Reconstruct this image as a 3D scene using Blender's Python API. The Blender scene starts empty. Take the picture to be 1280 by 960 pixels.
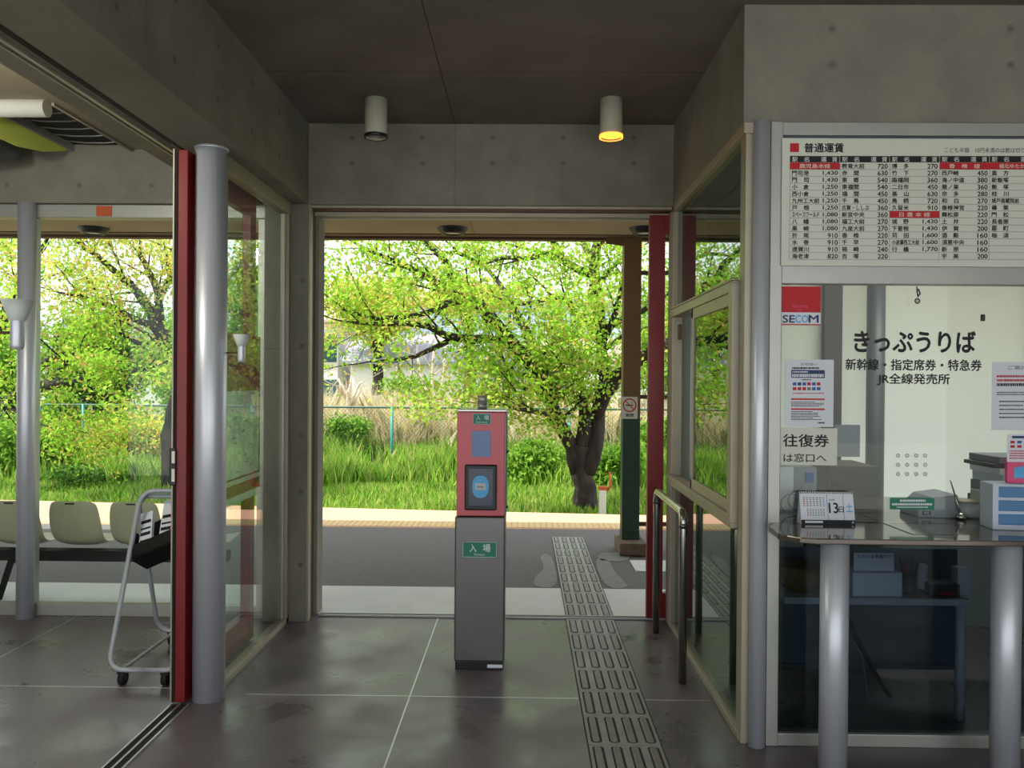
import bpy, bmesh, math, random
import numpy as np
from mathutils import Vector, Matrix, Quaternion

# ------------------------------------------------------------------ camera, world, sun, exposure
sc = bpy.context.scene
col = sc.collection
R = math.radians
EYE = Vector((0, 0, 1.5)); FPX = 1045.0
PITCH, YAW, ROLL = R(.28), R(.79), R(.46)
FW = Vector((-math.sin(YAW)*math.cos(PITCH), math.cos(YAW)*math.cos(PITCH), -math.sin(PITCH)))
_rt = Vector((math.cos(YAW), math.sin(YAW), 0)); _up = _rt.cross(FW)
RT = _rt*math.cos(ROLL) + _up*math.sin(ROLL)
UP = _up*math.cos(ROLL) - _rt*math.sin(ROLL)
cam_data = bpy.data.cameras.new('camera')
cam = bpy.data.objects.new('camera', cam_data); col.objects.link(cam)
m = Matrix((RT, UP, -FW)).transposed().to_4x4(); m.translation = EYE
cam.matrix_world = m
cam_data.sensor_width = 36; cam_data.lens = FPX/1280*36
cam_data.clip_start = .05; cam_data.clip_end = 400
sc.camera = cam

world = bpy.data.worlds.new('sky'); sc.world = world; world.use_nodes = True
wn = world.node_tree.nodes; wl = world.node_tree.links
bg = wn['Background']
bg.inputs['Color'].default_value = (.90, .95, 1.0, 1); bg.inputs['Strength'].default_value = 2.1

def sun(direction, energy):
    d = bpy.data.lights.new('sun', 'SUN'); d.energy = energy; d.angle = R(.6); d.color = (1, .95, .86)
    o = bpy.data.objects.new('sun', d); col.objects.link(o)
    o.rotation_euler = Vector(direction).to_track_quat('-Z', 'Y').to_euler()
sun((.70, .19, -1), 8.5)

sc.view_settings.view_transform = 'Standard'; sc.view_settings.look = 'None'
sc.view_settings.exposure = 0.0; sc.view_settings.gamma = 1; sc.view_settings.use_curve_mapping = False
sc.cycles.use_denoising = True
sc.cycles.max_bounces = 12; sc.cycles.diffuse_bounces = 6; sc.cycles.glossy_bounces = 5
sc.cycles.transparent_max_bounces = 24; sc.cycles.transmission_bounces = 8
sc.cycles.sample_clamp_indirect = 6; sc.cycles.caustics_reflective = False

# ------------------------------------------------------------------ measuring helpers: a photo pixel on a real plane
def ray(px, py): return FW + RT*(px-640)/FPX - UP*(py-480)/FPX
def atY(px, py, Y):
    d = ray(px, py); return EYE + d*(Y/d.y)
def atX(px, py, X):
    d = ray(px, py); return EYE + d*(X/d.x)
def atZ(px, py, Z):
    d = ray(px, py); return EYE + d*((Z-1.5)/d.z)
def rectY(x0, y0, x1, y1, Y):
    ym, xm = (y0+y1)/2, (x0+x1)/2
    return atY(x0, ym, Y).x, atY(x1, ym, Y).x, atY(xm, y1, Y).z, atY(xm, y0, Y).z   # X0, X1, Z0, Z1

# ------------------------------------------------------------------ materials
def lin(c):
    return tuple(((v/255)/12.92 if v/255 <= .04045 else ((v/255+.055)/1.055)**2.4) for v in c) + (1,)
def mat(name, rgb, rough=.6, metal=0, var=0, scale=8, bump=0, bscale=60, spec=.5, rvar=0, emit=None, estr=0, stretch=None, detail=5, rgb2=None):
    M = bpy.data.materials.new(name); M.use_nodes = True
    n, l = M.node_tree.nodes, M.node_tree.links; b = n['Principled BSDF']
    b.inputs['Base Color'].default_value = lin(rgb); b.inputs['Roughness'].default_value = rough
    b.inputs['Metallic'].default_value = metal; b.inputs['Specular IOR Level'].default_value = spec
    if var or bump or rvar or rgb2:
        tc = n.new('ShaderNodeTexCoord'); mp = n.new('ShaderNodeMapping'); l.new(tc.outputs['Object'], mp.inputs[0])
        if stretch: mp.inputs['Scale'].default_value = stretch
        nz = n.new('ShaderNodeTexNoise'); nz.inputs['Scale'].default_value = scale; nz.inputs['Detail'].default_value = detail
        nz.inputs['Roughness'].default_value = .6
        l.new(mp.outputs[0], nz.inputs['Vector'])
        if var or rgb2:
            cr = n.new('ShaderNodeValToRGB'); c = lin(rgb); e = cr.color_ramp.elements
            e[0].position = .32; e[1].position = .68
            if rgb2: e[0].color = c; e[1].color = lin(rgb2)
            else:
                e[0].color = tuple(max(0, v*(1-var)) for v in c[:3])+(1,); e[1].color = tuple(min(1, v*(1+var)) for v in c[:3])+(1,)
            l.new(nz.outputs['Fac'], cr.inputs[0]); l.new(cr.outputs[0], b.inputs['Base Color'])
        if rvar:
            mr = n.new('ShaderNodeMapRange'); mr.inputs[1].default_value = .3; mr.inputs[2].default_value = .7
            mr.inputs[3].default_value = max(0, rough-rvar); mr.inputs[4].default_value = min(1, rough+rvar)
            l.new(nz.outputs['Fac'], mr.inputs[0]); l.new(mr.outputs[0], b.inputs['Roughness'])
        if bump:
            n2 = n.new('ShaderNodeTexNoise'); n2.inputs['Scale'].default_value = bscale; n2.inputs['Detail'].default_value = 3
            l.new(mp.outputs[0], n2.inputs['Vector'])
            bp = n.new('ShaderNodeBump'); bp.inputs['Strength'].default_value = bump; bp.inputs['Distance'].default_value = .01
            l.new(n2.outputs['Fac'], bp.inputs['Height']); l.new(bp.outputs[0], b.inputs['Normal'])
    if emit:
        b.inputs['Emission Color'].default_value = lin(emit); b.inputs['Emission Strength'].default_value = estr
    return M
def glass_mat(name, tint=(235, 242, 236), ior=1.5, rough=0.0):
    M = bpy.data.materials.new(name); M.use_nodes = True
    n, l = M.node_tree.nodes, M.node_tree.links; n.clear()
    o = n.new('ShaderNodeOutputMaterial'); mx = n.new('ShaderNodeMixShader'); fr = n.new('ShaderNodeFresnel')
    tr = n.new('ShaderNodeBsdfTransparent'); gl = n.new('ShaderNodeBsdfGlossy')
    ge = n.new('ShaderNodeNewGeometry'); ma = n.new('ShaderNodeMath'); ma.operation = 'MULTIPLY_ADD'; pw_ = n.new('ShaderNodeMath'); pw_.operation = 'POWER'
    l.new(ge.outputs['Backfacing'], ma.inputs[0]); ma.inputs[1].default_value = -2; ma.inputs[2].default_value = 1     # same reflectance on both faces
    pw_.inputs[0].default_value = ior; l.new(ma.outputs[0], pw_.inputs[1]); l.new(pw_.outputs[0], fr.inputs['IOR']); tr.inputs['Color'].default_value = lin(tint)
    gl.inputs['Roughness'].default_value = rough; gl.inputs['Color'].default_value = (.9, .95, .92, 1)
    l.new(fr.outputs[0], mx.inputs[0]); l.new(tr.outputs[0], mx.inputs[1]); l.new(gl.outputs[0], mx.inputs[2]); l.new(mx.outputs[0], o.inputs[0])
    return M
def frosted_mat(name, rgb, see=.0):
    M = bpy.data.materials.new(name); M.use_nodes = True
    n, l = M.node_tree.nodes, M.node_tree.links; n.clear()
    o = n.new('ShaderNodeOutputMaterial'); mx = n.new('ShaderNodeMixShader')
    t = n.new('ShaderNodeBsdfTranslucent'); d = n.new('ShaderNodeBsdfDiffuse')
    t.inputs['Color'].default_value = lin(rgb); d.inputs['Color'].default_value = lin(rgb); mx.inputs[0].default_value = .12
    l.new(t.outputs[0], mx.inputs[1]); l.new(d.outputs[0], mx.inputs[2])
    m2 = n.new('ShaderNodeMixShader'); tp = n.new('ShaderNodeBsdfTransparent'); m2.inputs[0].default_value = see
    l.new(mx.outputs[0], m2.inputs[1]); l.new(tp.outputs[0], m2.inputs[2]); l.new(m2.outputs[0], o.inputs[0])
    return M
def leaf_mat(name, cols, trans=.45):
    """leaf colours vary leaf by leaf"""
    M = bpy.data.materials.new(name); M.use_nodes = True
    n, l = M.node_tree.nodes, M.node_tree.links; n.clear()
    o = n.new('ShaderNodeOutputMaterial'); mx = n.new('ShaderNodeMixShader'); mx.inputs[0].default_value = trans
    d = n.new('ShaderNodeBsdfDiffuse'); t = n.new('ShaderNodeBsdfTranslucent'); g = n.new('ShaderNodeNewGeometry')
    cr = n.new('ShaderNodeValToRGB'); cr.color_ramp.interpolation = 'LINEAR'; e = cr.color_ramp.elements
    while len(e) < len(cols): e.new(.5)
    for i, c in enumerate(cols): e[i].position = i/(len(cols)-1); e[i].color = lin(c)
    l.new(g.outputs['Random Per Island'], cr.inputs[0])
    l.new(cr.outputs[0], d.inputs[0]); l.new(cr.outputs[0], t.inputs[0])
    l.new(d.outputs[0], mx.inputs[1]); l.new(t.outputs[0], mx.inputs[2]); l.new(mx.outputs[0], o.inputs[0])
    return M

M = {}
M['concrete'] = mat('cast_concrete', (132, 128, 115), .75, var=.18, scale=3.2, bump=.12, bscale=40, detail=8)
M['concrete_dark'] = mat('form_tie_mark', (106, 102, 92), .9)
M['ceiling'] = mat('ceiling_concrete', (116, 109, 98), .8, var=.18, scale=2.6, bump=.12, bscale=30, detail=8)
M['floor'] = mat('worn_concrete_floor', (106, 97, 100), .36, var=.34, scale=2.2, bump=.05, bscale=90, rvar=.2, detail=9)
M['joint'] = mat('pale_joint_strip', (190, 190, 188), .35, metal=.6)
M['joint_dark'] = mat('dark_joint', (70, 66, 60), .8)
M['alu'] = mat('anodised_aluminium', (212, 215, 222), .40, metal=.45, var=.05, scale=3, stretch=(40, 40, .6))
M['alu_frame'] = mat('aluminium_window_frame', (176, 176, 168), .42, metal=.55, var=.05, scale=6)
M['bronze_frame'] = mat('beige_aluminium_frame', (168, 160, 140), .45, metal=.4, var=.06, scale=6)
M['steel'] = mat('stainless_steel', (176, 172, 166), .25, metal=.95, var=.04, scale=4, stretch=(1, 1, 60))
M['steel_brushed'] = mat('brushed_stainless', (112, 110, 110), .33, metal=.85, var=.06, scale=5, stretch=(80, 80, 1), spec=.5)
M['red'] = mat('red_painted_metal', (124, 8, 8), .38, var=.08, scale=5)
M['pink'] = mat('salmon_red_panel', (206, 92, 100), .35, var=.04, scale=3)
M['black'] = mat('black_plastic', (18, 18, 20), .4)
M['rubber'] = mat('black_rubber', (22, 22, 22), .8)
M['white'] = mat('white_paint', (226, 224, 214), .5)
M['lamp_white'] = mat('cream_lamp_paint', (200, 198, 176), .5, var=.04, scale=20)
M['paper'] = mat('white_paper', (226, 230, 236), .7)
M['board'] = mat('cream_white_board', (218, 220, 204), .5)
M['ink'] = mat('black_ink', (14, 14, 24), .6)
M['redink'] = mat('red_ink', (196, 24, 36), .6)
M['blueink'] = mat('blue_ink', (50, 90, 160), .6)
M['lightblue'] = mat('light_blue_print', (90, 175, 225), .5)
M['greenink'] = mat('green_sign_face', (24, 122, 94), .5)
M['navy'] = mat('navy_print', (36, 60, 104), .6)
M['greytext'] = mat('grey_print', (120, 124, 132), .7)
M['cream'] = mat('cream_plastic_shell', (202, 196, 166), .45)
M['glass'] = glass_mat('window_glass', (249, 252, 250), 1.28)
M['glass_dark'] = glass_mat('booth_glass', (190, 202, 192), 2.1)
M['glass_clear'] = glass_mat('ticket_window_glass', (252, 254, 252), 1.3)
M['glass_smoke'] = glass_mat('smoked_lower_glass', (206, 213, 219), 1.3)
M['frost'] = frosted_mat('frosted_film', (253, 254, 254))
M['decal'] = frosted_mat('clear_printed_film', (226, 236, 232), .5)
M['decal_red'] = frosted_mat('clear_red_film', (190, 70, 60), .45)
M['asphalt'] = mat('platform_asphalt', (104, 100, 100), .85, var=.12, scale=30, bump=.25, bscale=200)
M['apron'] = mat('pale_concrete_apron', (214, 216, 212), .7, var=.07, scale=2.5, detail=6)
M['apron2'] = mat('worn_cement_patch', (128, 127, 126), .8, var=.1, scale=8)
M['tile'] = mat('grey_tactile_paving', (160, 160, 158), .55, var=.12, scale=6)
M['tile_bar'] = mat('worn_tactile_ridge', (136, 132, 126), .5, var=.1, scale=12)
M['tile_dark'] = mat('tactile_joint', (66, 62, 60), .9)
M['sunpave'] = mat('reddish_platform_paving', (202, 154, 128), .85, var=.06, scale=5, bump=.1)
M['yellowtile'] = mat('faded_yellow_tactile', (222, 190, 138), .7, var=.05, scale=6)
M['greenpaint'] = mat('green_painted_steel', (30, 62, 44), .5, var=.06, scale=4)
M['ochre'] = mat('ochre_painted_steel', (112, 84, 44), .55, var=.06, scale=4)
M['brown'] = mat('brown_painted_steel', (88, 62, 44), .6)
M['plinth_grey'] = mat('dull_grey_metal', (96, 98, 98), .5, metal=.4)
M['plinth'] = mat('stained_concrete_plinth', (112, 96, 80), .9, var=.2, scale=12)
M['soffit'] = mat('cream_canopy_soffit', (156, 146, 122), .8, var=.06, scale=2)
M['soil'] = mat('dry_soil', (120, 104, 76), .95, rgb2=(92, 120, 52), scale=1.2, bump=.3)
M['ballast'] = mat('brown_track_ballast', (120, 104, 90), .95, var=.3, scale=18, bump=.6)
M['bark'] = mat('cherry_bark', (66, 55, 50), .9, rgb2=(28, 23, 22), scale=5, bump=1, bscale=16, stretch=(2, 2, .6))
M['teal'] = mat('teal_fence_paint', (60, 140, 136), .5)
M['wire'] = mat('faded_green_wire', (80, 108, 96), .5, metal=.3)
M['tin_blue'] = mat('pale_blue_cladding', (190, 214, 232), .7, var=.05, scale=1, stretch=(8, 1, .1))
M['tin_white'] = mat('white_house_wall', (236, 232, 226), .8, var=.04, scale=1)
M['roof_grey'] = mat('grey_metal_roof', (152, 154, 168), .55, var=.1, scale=1)
M['roof_pink'] = mat('pale_brown_roof', (208, 184, 176), .7, var=.1, scale=1)
M['wallstone'] = mat('lane_retaining_wall', (206, 190, 172), .9, var=.1, scale=3)
M['wood'] = mat('weathered_fence_board', (176, 164, 140), .9, var=.15, scale=4)
M['darkglass'] = mat('dark_window_pane', (70, 100, 106), .15)
M['booth_dark'] = mat('dark_grey_cabinet', (84, 96, 100), .5)
M['booth_brown'] = mat('dark_brown_cabinet', (66, 52, 42), .6)
M['booth_wall'] = mat('booth_inner_wall', (150, 156, 146), .8)
M['desk'] = mat('polished_grey_counter', (122, 114, 106), .08, metal=.65, spec=.8, var=.05, scale=2)
M['plastic_grey'] = mat('grey_machine_plastic', (128, 134, 146), .45)
M['plastic_pale'] = mat('pale_grey_plastic', (186, 190, 192), .4)
M['box_white'] = mat('bluish_white_box', (196, 208, 220), .4)
M['drawer_blue'] = mat('blue_drawer_front', (40, 112, 166), .3)
M['pinkpaper'] = mat('pink_leaflet', (226, 86, 130), .6)
M['basket'] = mat('brown_basket', (128, 104, 66), .8, var=.2, scale=30)
M['grille'] = mat('dark_mesh_grille', (38, 32, 30), .7)
M['glow_tint'] = mat('glow_tinted_sheet', (226, 240, 110), .6)  # reflected green glow put into the base colour
M['duct'] = mat('galvanised_spiral_duct', (110, 112, 114), .3, metal=.8, var=.1, scale=10)
M['tube_paint'] = mat('grey_painted_tube', (176, 180, 184), .4, metal=.2)
M['orange'] = mat('orange_tape', (196, 92, 40), .6)
M['lamp_on'] = mat('lit_lamp_reflector', (255, 170, 60), .4, emit=(255, 150, 50), estr=3.0)
M['lamp_glass'] = mat('unlit_lamp_glass', (150, 150, 140), .2)
M['frost_lamp'] = mat('frosted_lamp_shade', (206, 210, 206), .6)

# ------------------------------------------------------------------ mesh building
class MB:
    def __init__(s): s.v = []; s.f = []; s.mi = []; s.sm = []
    def add(s, vs, fs, mi=0, smooth=False):
        o = len(s.v); s.v += [tuple(p) for p in vs]
        for f in fs: s.f.append(tuple(o+i for i in f)); s.mi.append(mi); s.sm.append(smooth)
        return s
    def box(s, x0, x1, y0, y1, z0, z1, mi=0, X=None):
        vs = [Vector((x, y, z)) for x in (x0, x1) for y in (y0, y1) for z in (z0, z1)]
        if X is not None: vs = [X @ v for v in vs]
        return s.add(vs, [(0, 1, 3, 2), (4, 6, 7, 5), (0, 4, 5, 1), (2, 3, 7, 6), (0, 2, 6, 4), (1, 5, 7, 3)], mi)
    def prism(s, poly, z0, z1, mi=0, X=None):
        n = len(poly); vs = [Vector((p[0], p[1], z)) for z in (z0, z1) for p in poly]
        if X is not None: vs = [X @ v for v in vs]
        fs = [tuple(range(n-1, -1, -1)), tuple(range(n, 2*n))] + [(i, (i+1) % n, n+(i+1) % n, n+i) for i in range(n)]
        return s.add(vs, fs, mi)
    def tube(s, pts, r, seg=10, mi=0, smooth=True, cap=True, jit=0, rng=None):
        pts = [Vector(p) for p in pts]; n = len(pts)
        rs = r if isinstance(r, (list, tuple)) else [r]*n
        t0 = (pts[1]-pts[0]).normalized(); a = t0.orthogonal().normalized(); vs = []
        for i in range(n):
            if i == 0: t = t0
            elif i == n-1: t = (pts[i]-pts[i-1]).normalized()
            else: t = ((pts[i]-pts[i-1]).normalized()+(pts[i+1]-pts[i]).normalized()).normalized()
            a = (a-t*a.dot(t)); a = a.normalized() if a.length > 1e-6 else t.orthogonal().normalized()
            b = t.cross(a)
            for k in range(seg):
                an = 2*math.pi*k/seg; rr = rs[i]*(1+(rng.uniform(-jit, jit) if rng else 0))
                vs.append(pts[i]+(a*math.cos(an)+b*math.sin(an))*rr)
        fs = [(i*seg+k, i*seg+(k+1) % seg, (i+1)*seg+(k+1) % seg, (i+1)*seg+k) for i in range(n-1) for k in range(seg)]
        s.add(vs, fs, mi, smooth)
        if cap:
            o = len(s.v)-len(vs)
            s.f += [tuple(o+k for k in range(seg-1, -1, -1)), tuple(o+(n-1)*seg+k for k in range(seg))]; s.mi += [mi]*2; s.sm += [False]*2
        return s
    def cyl(s, c, r, z0, z1, seg=32, mi=0, r1=None):
        return s.tube([(c[0], c[1], z0), (c[0], c[1], z1)], [r, r if r1 is None else r1], seg, mi)
    def lathe(s, prof, c, seg=28, mi=0):
        vs = [(c[0]+r*math.cos(2*math.pi*k/seg), c[1]+r*math.sin(2*math.pi*k/seg), c[2]+z) for r, z in prof for k in range(seg)]
        fs = [(i*seg+k, i*seg+(k+1) % seg, (i+1)*seg+(k+1) % seg, (i+1)*seg+k) for i in range(len(prof)-1) for k in range(seg)]
        return s.add(vs, fs, mi, True)
    def disc(s, c, n, r, mi=0, seg=20, r2=None):
        n = Vector(n).normalized(); a = n.orthogonal().normalized(); b = n.cross(a); c = Vector(c)
        if r2 is None:
            return s.add([c+(a*math.cos(2*math.pi*k/seg)+b*math.sin(2*math.pi*k/seg))*r for k in range(seg)], [tuple(range(seg))], mi)
        vs = [c+(a*math.cos(2*math.pi*k/seg)+b*math.sin(2*math.pi*k/seg))*q for q in (r, r2) for k in range(seg)]
        return s.add(vs, [(k, (k+1) % seg, seg+(k+1) % seg, seg+k) for k in range(seg)], mi)
    def quad(s, a, b, c, d, mi=0): return s.add([a, b, c, d], [(0, 1, 2, 3)], mi)
    def rY(s, x0, x1, z0, z1, y, mi=0):      # rectangle facing -Y
        return s.add([(x0, y, z0), (x1, y, z0), (x1, y, z1), (x0, y, z1)], [(0, 1, 2, 3)], mi)
    def build(s, name, mats, parent=None, bevel=0, seg=2):
        me = bpy.data.meshes.new(name); me.from_pydata(s.v, [], s.f)
        for mm in (mats if isinstance(mats, (list, tuple)) else [mats]): me.materials.append(mm)
        me.polygons.foreach_set('material_index', s.mi); me.polygons.foreach_set('use_smooth', s.sm); me.update()
        o = bpy.data.objects.new(name, me); col.objects.link(o)
        if parent is not None: o.parent = parent; o.matrix_parent_inverse = Matrix.Translation(-parent.location)
        if bevel:
            b = o.modifiers.new('bevel', 'BEVEL'); b.width = bevel; b.segments = seg; b.limit_method = 'ANGLE'; b.angle_limit = R(40)
        return o
def fast_mesh(name, V, F, mats, parent=None, k=4):
    me = bpy.data.meshes.new(name); nv, nf = len(V), len(F)
    me.vertices.add(nv); me.vertices.foreach_set('co', np.asarray(V, np.float32).ravel())
    me.loops.add(nf*k); me.loops.foreach_set('vertex_index', np.asarray(F, np.int32).ravel())
    me.polygons.add(nf); me.polygons.foreach_set('loop_start', np.arange(0, nf*k, k, dtype=np.int32)); me.polygons.foreach_set('loop_total', np.full(nf, k, np.int32))
    for mm in (mats if isinstance(mats, (list, tuple)) else [mats]): me.materials.append(mm)
    me.update(calc_edges=True); me.validate()
    o = bpy.data.objects.new(name, me); col.objects.link(o)
    if parent is not None: o.parent = parent; o.matrix_parent_inverse = Matrix.Translation(-parent.location)
    return o
def empty(name, loc=(0, 0, 0)):
    o = bpy.data.objects.new(name, None); o.location = loc; o.empty_display_size = .1; col.objects.link(o); return o
def tag(o, label, cat=None, group=None, kind=None):
    if label: o['label'] = label
    if cat: o['category'] = cat
    if group: o['group'] = group
    if kind: o['kind'] = kind
    return o
def copy_tree(o, dx, parent=None):
    c = o.copy(); col.objects.link(c)
    if parent is None: c.location = Vector(o.location)+Vector(dx)
    else: c.parent = parent
    for ch in o.children: copy_tree(ch, dx, c)
    return c

_tc = {}
def glyphs(string, weight=0.0):
    weight = 0
    key = (string, weight)
    if key in _tc: return _tc[key]
    cu = bpy.data.curves.new('lettering', 'FONT'); cu.body = string; cu.size = 1; cu.offset = weight; cu.resolution_u = 3
    ob = bpy.data.objects.new('lettering', cu); col.objects.link(ob)
    dg = bpy.context.evaluated_depsgraph_get(); me = bpy.data.meshes.new_from_object(ob.evaluated_get(dg))
    vs = [(v.co.x, v.co.y) for v in me.vertices]; fs = [tuple(p.vertices) for p in me.polygons]
    bpy.data.objects.remove(ob); bpy.data.curves.remove(cu); bpy.data.meshes.remove(me)
    _tc[key] = (vs, fs); return _tc[key]
def text(mb, string, O, U, V, w, h, mi=0, weight=0.0, align='fill', base=None):
    """fit the lettering into a w by h box whose lower left corner is O; align: fill, left, right, centre"""
    vs, fs = glyphs(string, weight)
    if not vs: return
    O, U, V = Vector(O), Vector(U), Vector(V)
    x0 = min(v[0] for v in vs); x1 = max(v[0] for v in vs); y0 = min(v[1] for v in vs); y1 = max(v[1] for v in vs)
    sy = h/max(y1-y0, 1e-6) if base is None else h/base
    tw = (x1-x0)*sy; sx = sy
    if align == 'fill' or tw > w: sx = w/max(x1-x0, 1e-6); tw = w
    off = {'fill': 0, 'left': 0, 'right': w-tw, 'centre': (w-tw)/2}[align]
    for ox, oy in (((-1, 0), (1, 0), (0, 1), (0, -1)) if weight else ((0, 0),)):     # strokes thickened by overprinting
        N_ = U.cross(V).normalized()*(.00012*(ox+2*oy+2) if weight else 0)
        mb.add([O+N_+U*(off+(v[0]-x0+ox*weight)*sx)+V*((v[1]-y0+oy*weight)*sy) for v in vs], fs, mi)
def textY(mb, string, px0, py0, px1, py1, Y, mi=0, weight=0.0, align='fill'):
    x0, x1, z0, z1 = rectY(px0, py0, px1, py1, Y)
    text(mb, string, (x0, Y, z0), (1, 0, 0), (0, 0, 1), x1-x0, z1-z0, mi, weight, align)

ZC, ZB, XL, XR, YB, YF = 3.065, 2.57, -1.33, .905, 5.125, 3.49

# ================================================================== SETTING
# floor
f = MB(); f.box(-6, 4.6, -2.2, 5.30, -.15, 0)
floor = tag(f.build('floor', M['floor']), 'dark worn polished concrete floor of the station passage', kind='structure')
j = MB()
j.box(-.529, -.522, -2.2, 5.24, 0, .0015)
j.box(-1.30, .27, 3.936, 3.942, 0, .0015); j.box(-2.75, -1.66, 4.0, 4.006, 0, .0015); j.box(-6, -2.75, 4.0, 4.006, 0, .0015)
j.box(.575, .89, 3.932, 3.936, 0, .0012); j.box(-2.78, -2.774, 2.5, 5.15, 0, .0015)
tag(j.build('joint_strip', M['joint'], floor), 'thin pale joint strip')
t = MB(); t.box(-1.595, -1.52, -2.0, 3.80, 0, .003); t.box(-1.60, -1.592, -2.0, 3.80, 0, .008, 1); t.box(-1.523, -1.515, -2.0, 3.80, 0, .008, 1); t.box(-1.562, -1.554, -2, 3.8, 0, .008, 1)
tag(t.build('door_track', [M['rubber'], M['joint']], floor), 'grooved metal door track in the floor')
t = MB(); t.box(-1.28, .93, 5.235, 5.31, -.02, .004); t.box(-1.28, .93, 5.245, 5.252, 0, .012, 1); t.box(-1.28, .93, 5.29, 5.297, 0, .012, 1)
tag(t.build('door_sill_track', [M['steel_brushed'], M['joint']], floor), 'metal sill rails of the platform doorway')
f = MB(); f.box(-12, 12, -14, -2.2, -.15, -.01)
tag(f.build('forecourt_pavement', M['apron']), 'pale concrete forecourt behind the viewer', kind='structure')

# platform
g = MB(); g.box(-14, 14, 5.30, 6.04, -1.2, -.003)
tag(g.build('platform_apron', M['apron']), 'pale concrete strip along the building edge', kind='structure')
g = MB(); g.box(-14, 14, 6.04, 8.45, -1.2, -.006)
tag(g.build('platform_asphalt', M['asphalt']), 'grey asphalt surface of the platform', kind='structure')
g = MB()
def pedge(x): return 9.50-.085*x if x < 0 else 9.50-.085*x
g.prism([(-14, 8.45), (14, 8.45), (14, pedge(14)+.8), (1.2, pedge(1.2)), (-6, pedge(-6)), (-14, pedge(-14))], -1.2, -.004)
plat = tag(g.build('platform_edge_paving', [M['sunpave']]), 'reddish sunlit paving along the platform edge', kind='structure')
g = MB(); g.box(-14, 14, 8.50, 8.80, -.004, .0)
for i in range(93):
    x = -14+i*.3
    if -9 < x < 5:
        for a in range(5):
            for b in range(5): g.lathe([(.013, 0), (.009, .005), (0, .006)], (x+.03+a*.06, 8.53+b*.06, 0), 6)
tag(g.build('dotted_paving_strip', M['yellowtile'], plat), 'faded yellow dotted warning strip')
p = MB(); p.box(.90, 1.5, 6.60, 7.0, -.006, .001)
tag(p.build('access_cover', M['apron']), 'pale square inspection cover beside the green column plinth', 'inspection cover')
def chaikin(P):
    for _ in range(3): P = [q for i in range(len(P)) for q in ((.75*P[i-1][0]+.25*P[i][0], .75*P[i-1][1]+.25*P[i][1]), (.25*P[i-1][0]+.75*P[i][0], .25*P[i-1][1]+.75*P[i][1]))]
    return P
p = MB()
p.prism(chaikin([(.08, 6.06), (.27, 6.05), (.27, 6.9), (.22, 7.3), (.14, 7.1), (.19, 6.7), (.10, 6.4)]), -.006, -.002)
p.prism(chaikin([(.60, 6.05), (.78, 6.06), (.76, 6.3), (.72, 6.7), (.74, 6.95), (.65, 7.1), (.60, 6.9)]), -.006, -.002)
p.prism([(.66, 7.0), (.80, 6.95), (.90, 7.05), (.92, 7.2), (.84, 7.32), (.70, 7.3), (.64, 7.15)], -.006, -.002)
tag(p.build('cement_patch', M['apron2']), 'worn cement patches on the asphalt around the tactile path', kind='structure')

# tactile paving
def tactile(y0, n, name, lab, x0=.278, z=0.0):
    b = MB(); b.box(x0-.004, x0+.304, y0, y0+n*.3, z-.01, z+.002, 2)
    for i in range(n):
        y = y0+i*.3
        b.box(x0+.002, x0+.298, y+.003, y+.297, z, z+.004, 0)
        for k in range(4):
            cx = x0+.0375+.075*k
            w = .0155
            pl = []
            for a in range(7): an = math.pi*a/6; pl.append((cx+w*math.cos(an), y+.262+w*math.sin(an)))
            for a in range(7): an = math.pi+math.pi*a/6; pl.append((cx+w*math.cos(an), y+.038+w*math.sin(an)))
            pl2 = [(cx+(px-cx)*.72, py) for px, py in pl]
            nn = len(pl)
            vs = [(px, py, z+.004) for px, py in pl]+[(px, py, z+.009) for px, py in pl2]
            b.add(vs, [tuple(range(nn, 2*nn))]+[(q, (q+1) % nn, nn+(q+1) % nn, nn+q) for q in range(nn)], 1)
            # dark worn outline around the ridge
            pl3 = [(cx+(px-cx)*1.5, y+.15+(py-y-.15)*1.05) for px, py in pl]
            b.add([(px, py, z+.0042) for px, py in pl3], [tuple(range(nn))], 2)
    return tag(b.build(name, [M['tile'], M['tile_bar'], M['tile_dark']]), lab, kind='structure')
tactile(5.235-.3*22, 22, 'tactile_paving', 'grey tactile guide tiles crossing the indoor floor')
tactile(5.31, 9, 'tactile_paving', 'pale tactile guide tiles crossing the platform outside', x0=.283, z=-.004)

# ceiling
c = MB(); c.box(-6, 4.6, -2.2, YB+.3, ZC, ZC+.25)
ceiling = tag(c.build('ceiling', M['ceiling']), 'dark cast concrete ceiling slab', kind='structure')
j = MB(); j.box(-.437, -.431, -2.2, YB, ZC-.0015, ZC+.01); j.box(XL, XR, 4.25, 4.254, ZC-.001, ZC+.01)
tag(j.build('formwork_joint', M['joint_dark'], ceiling), 'fine dark line in the concrete')
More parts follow.
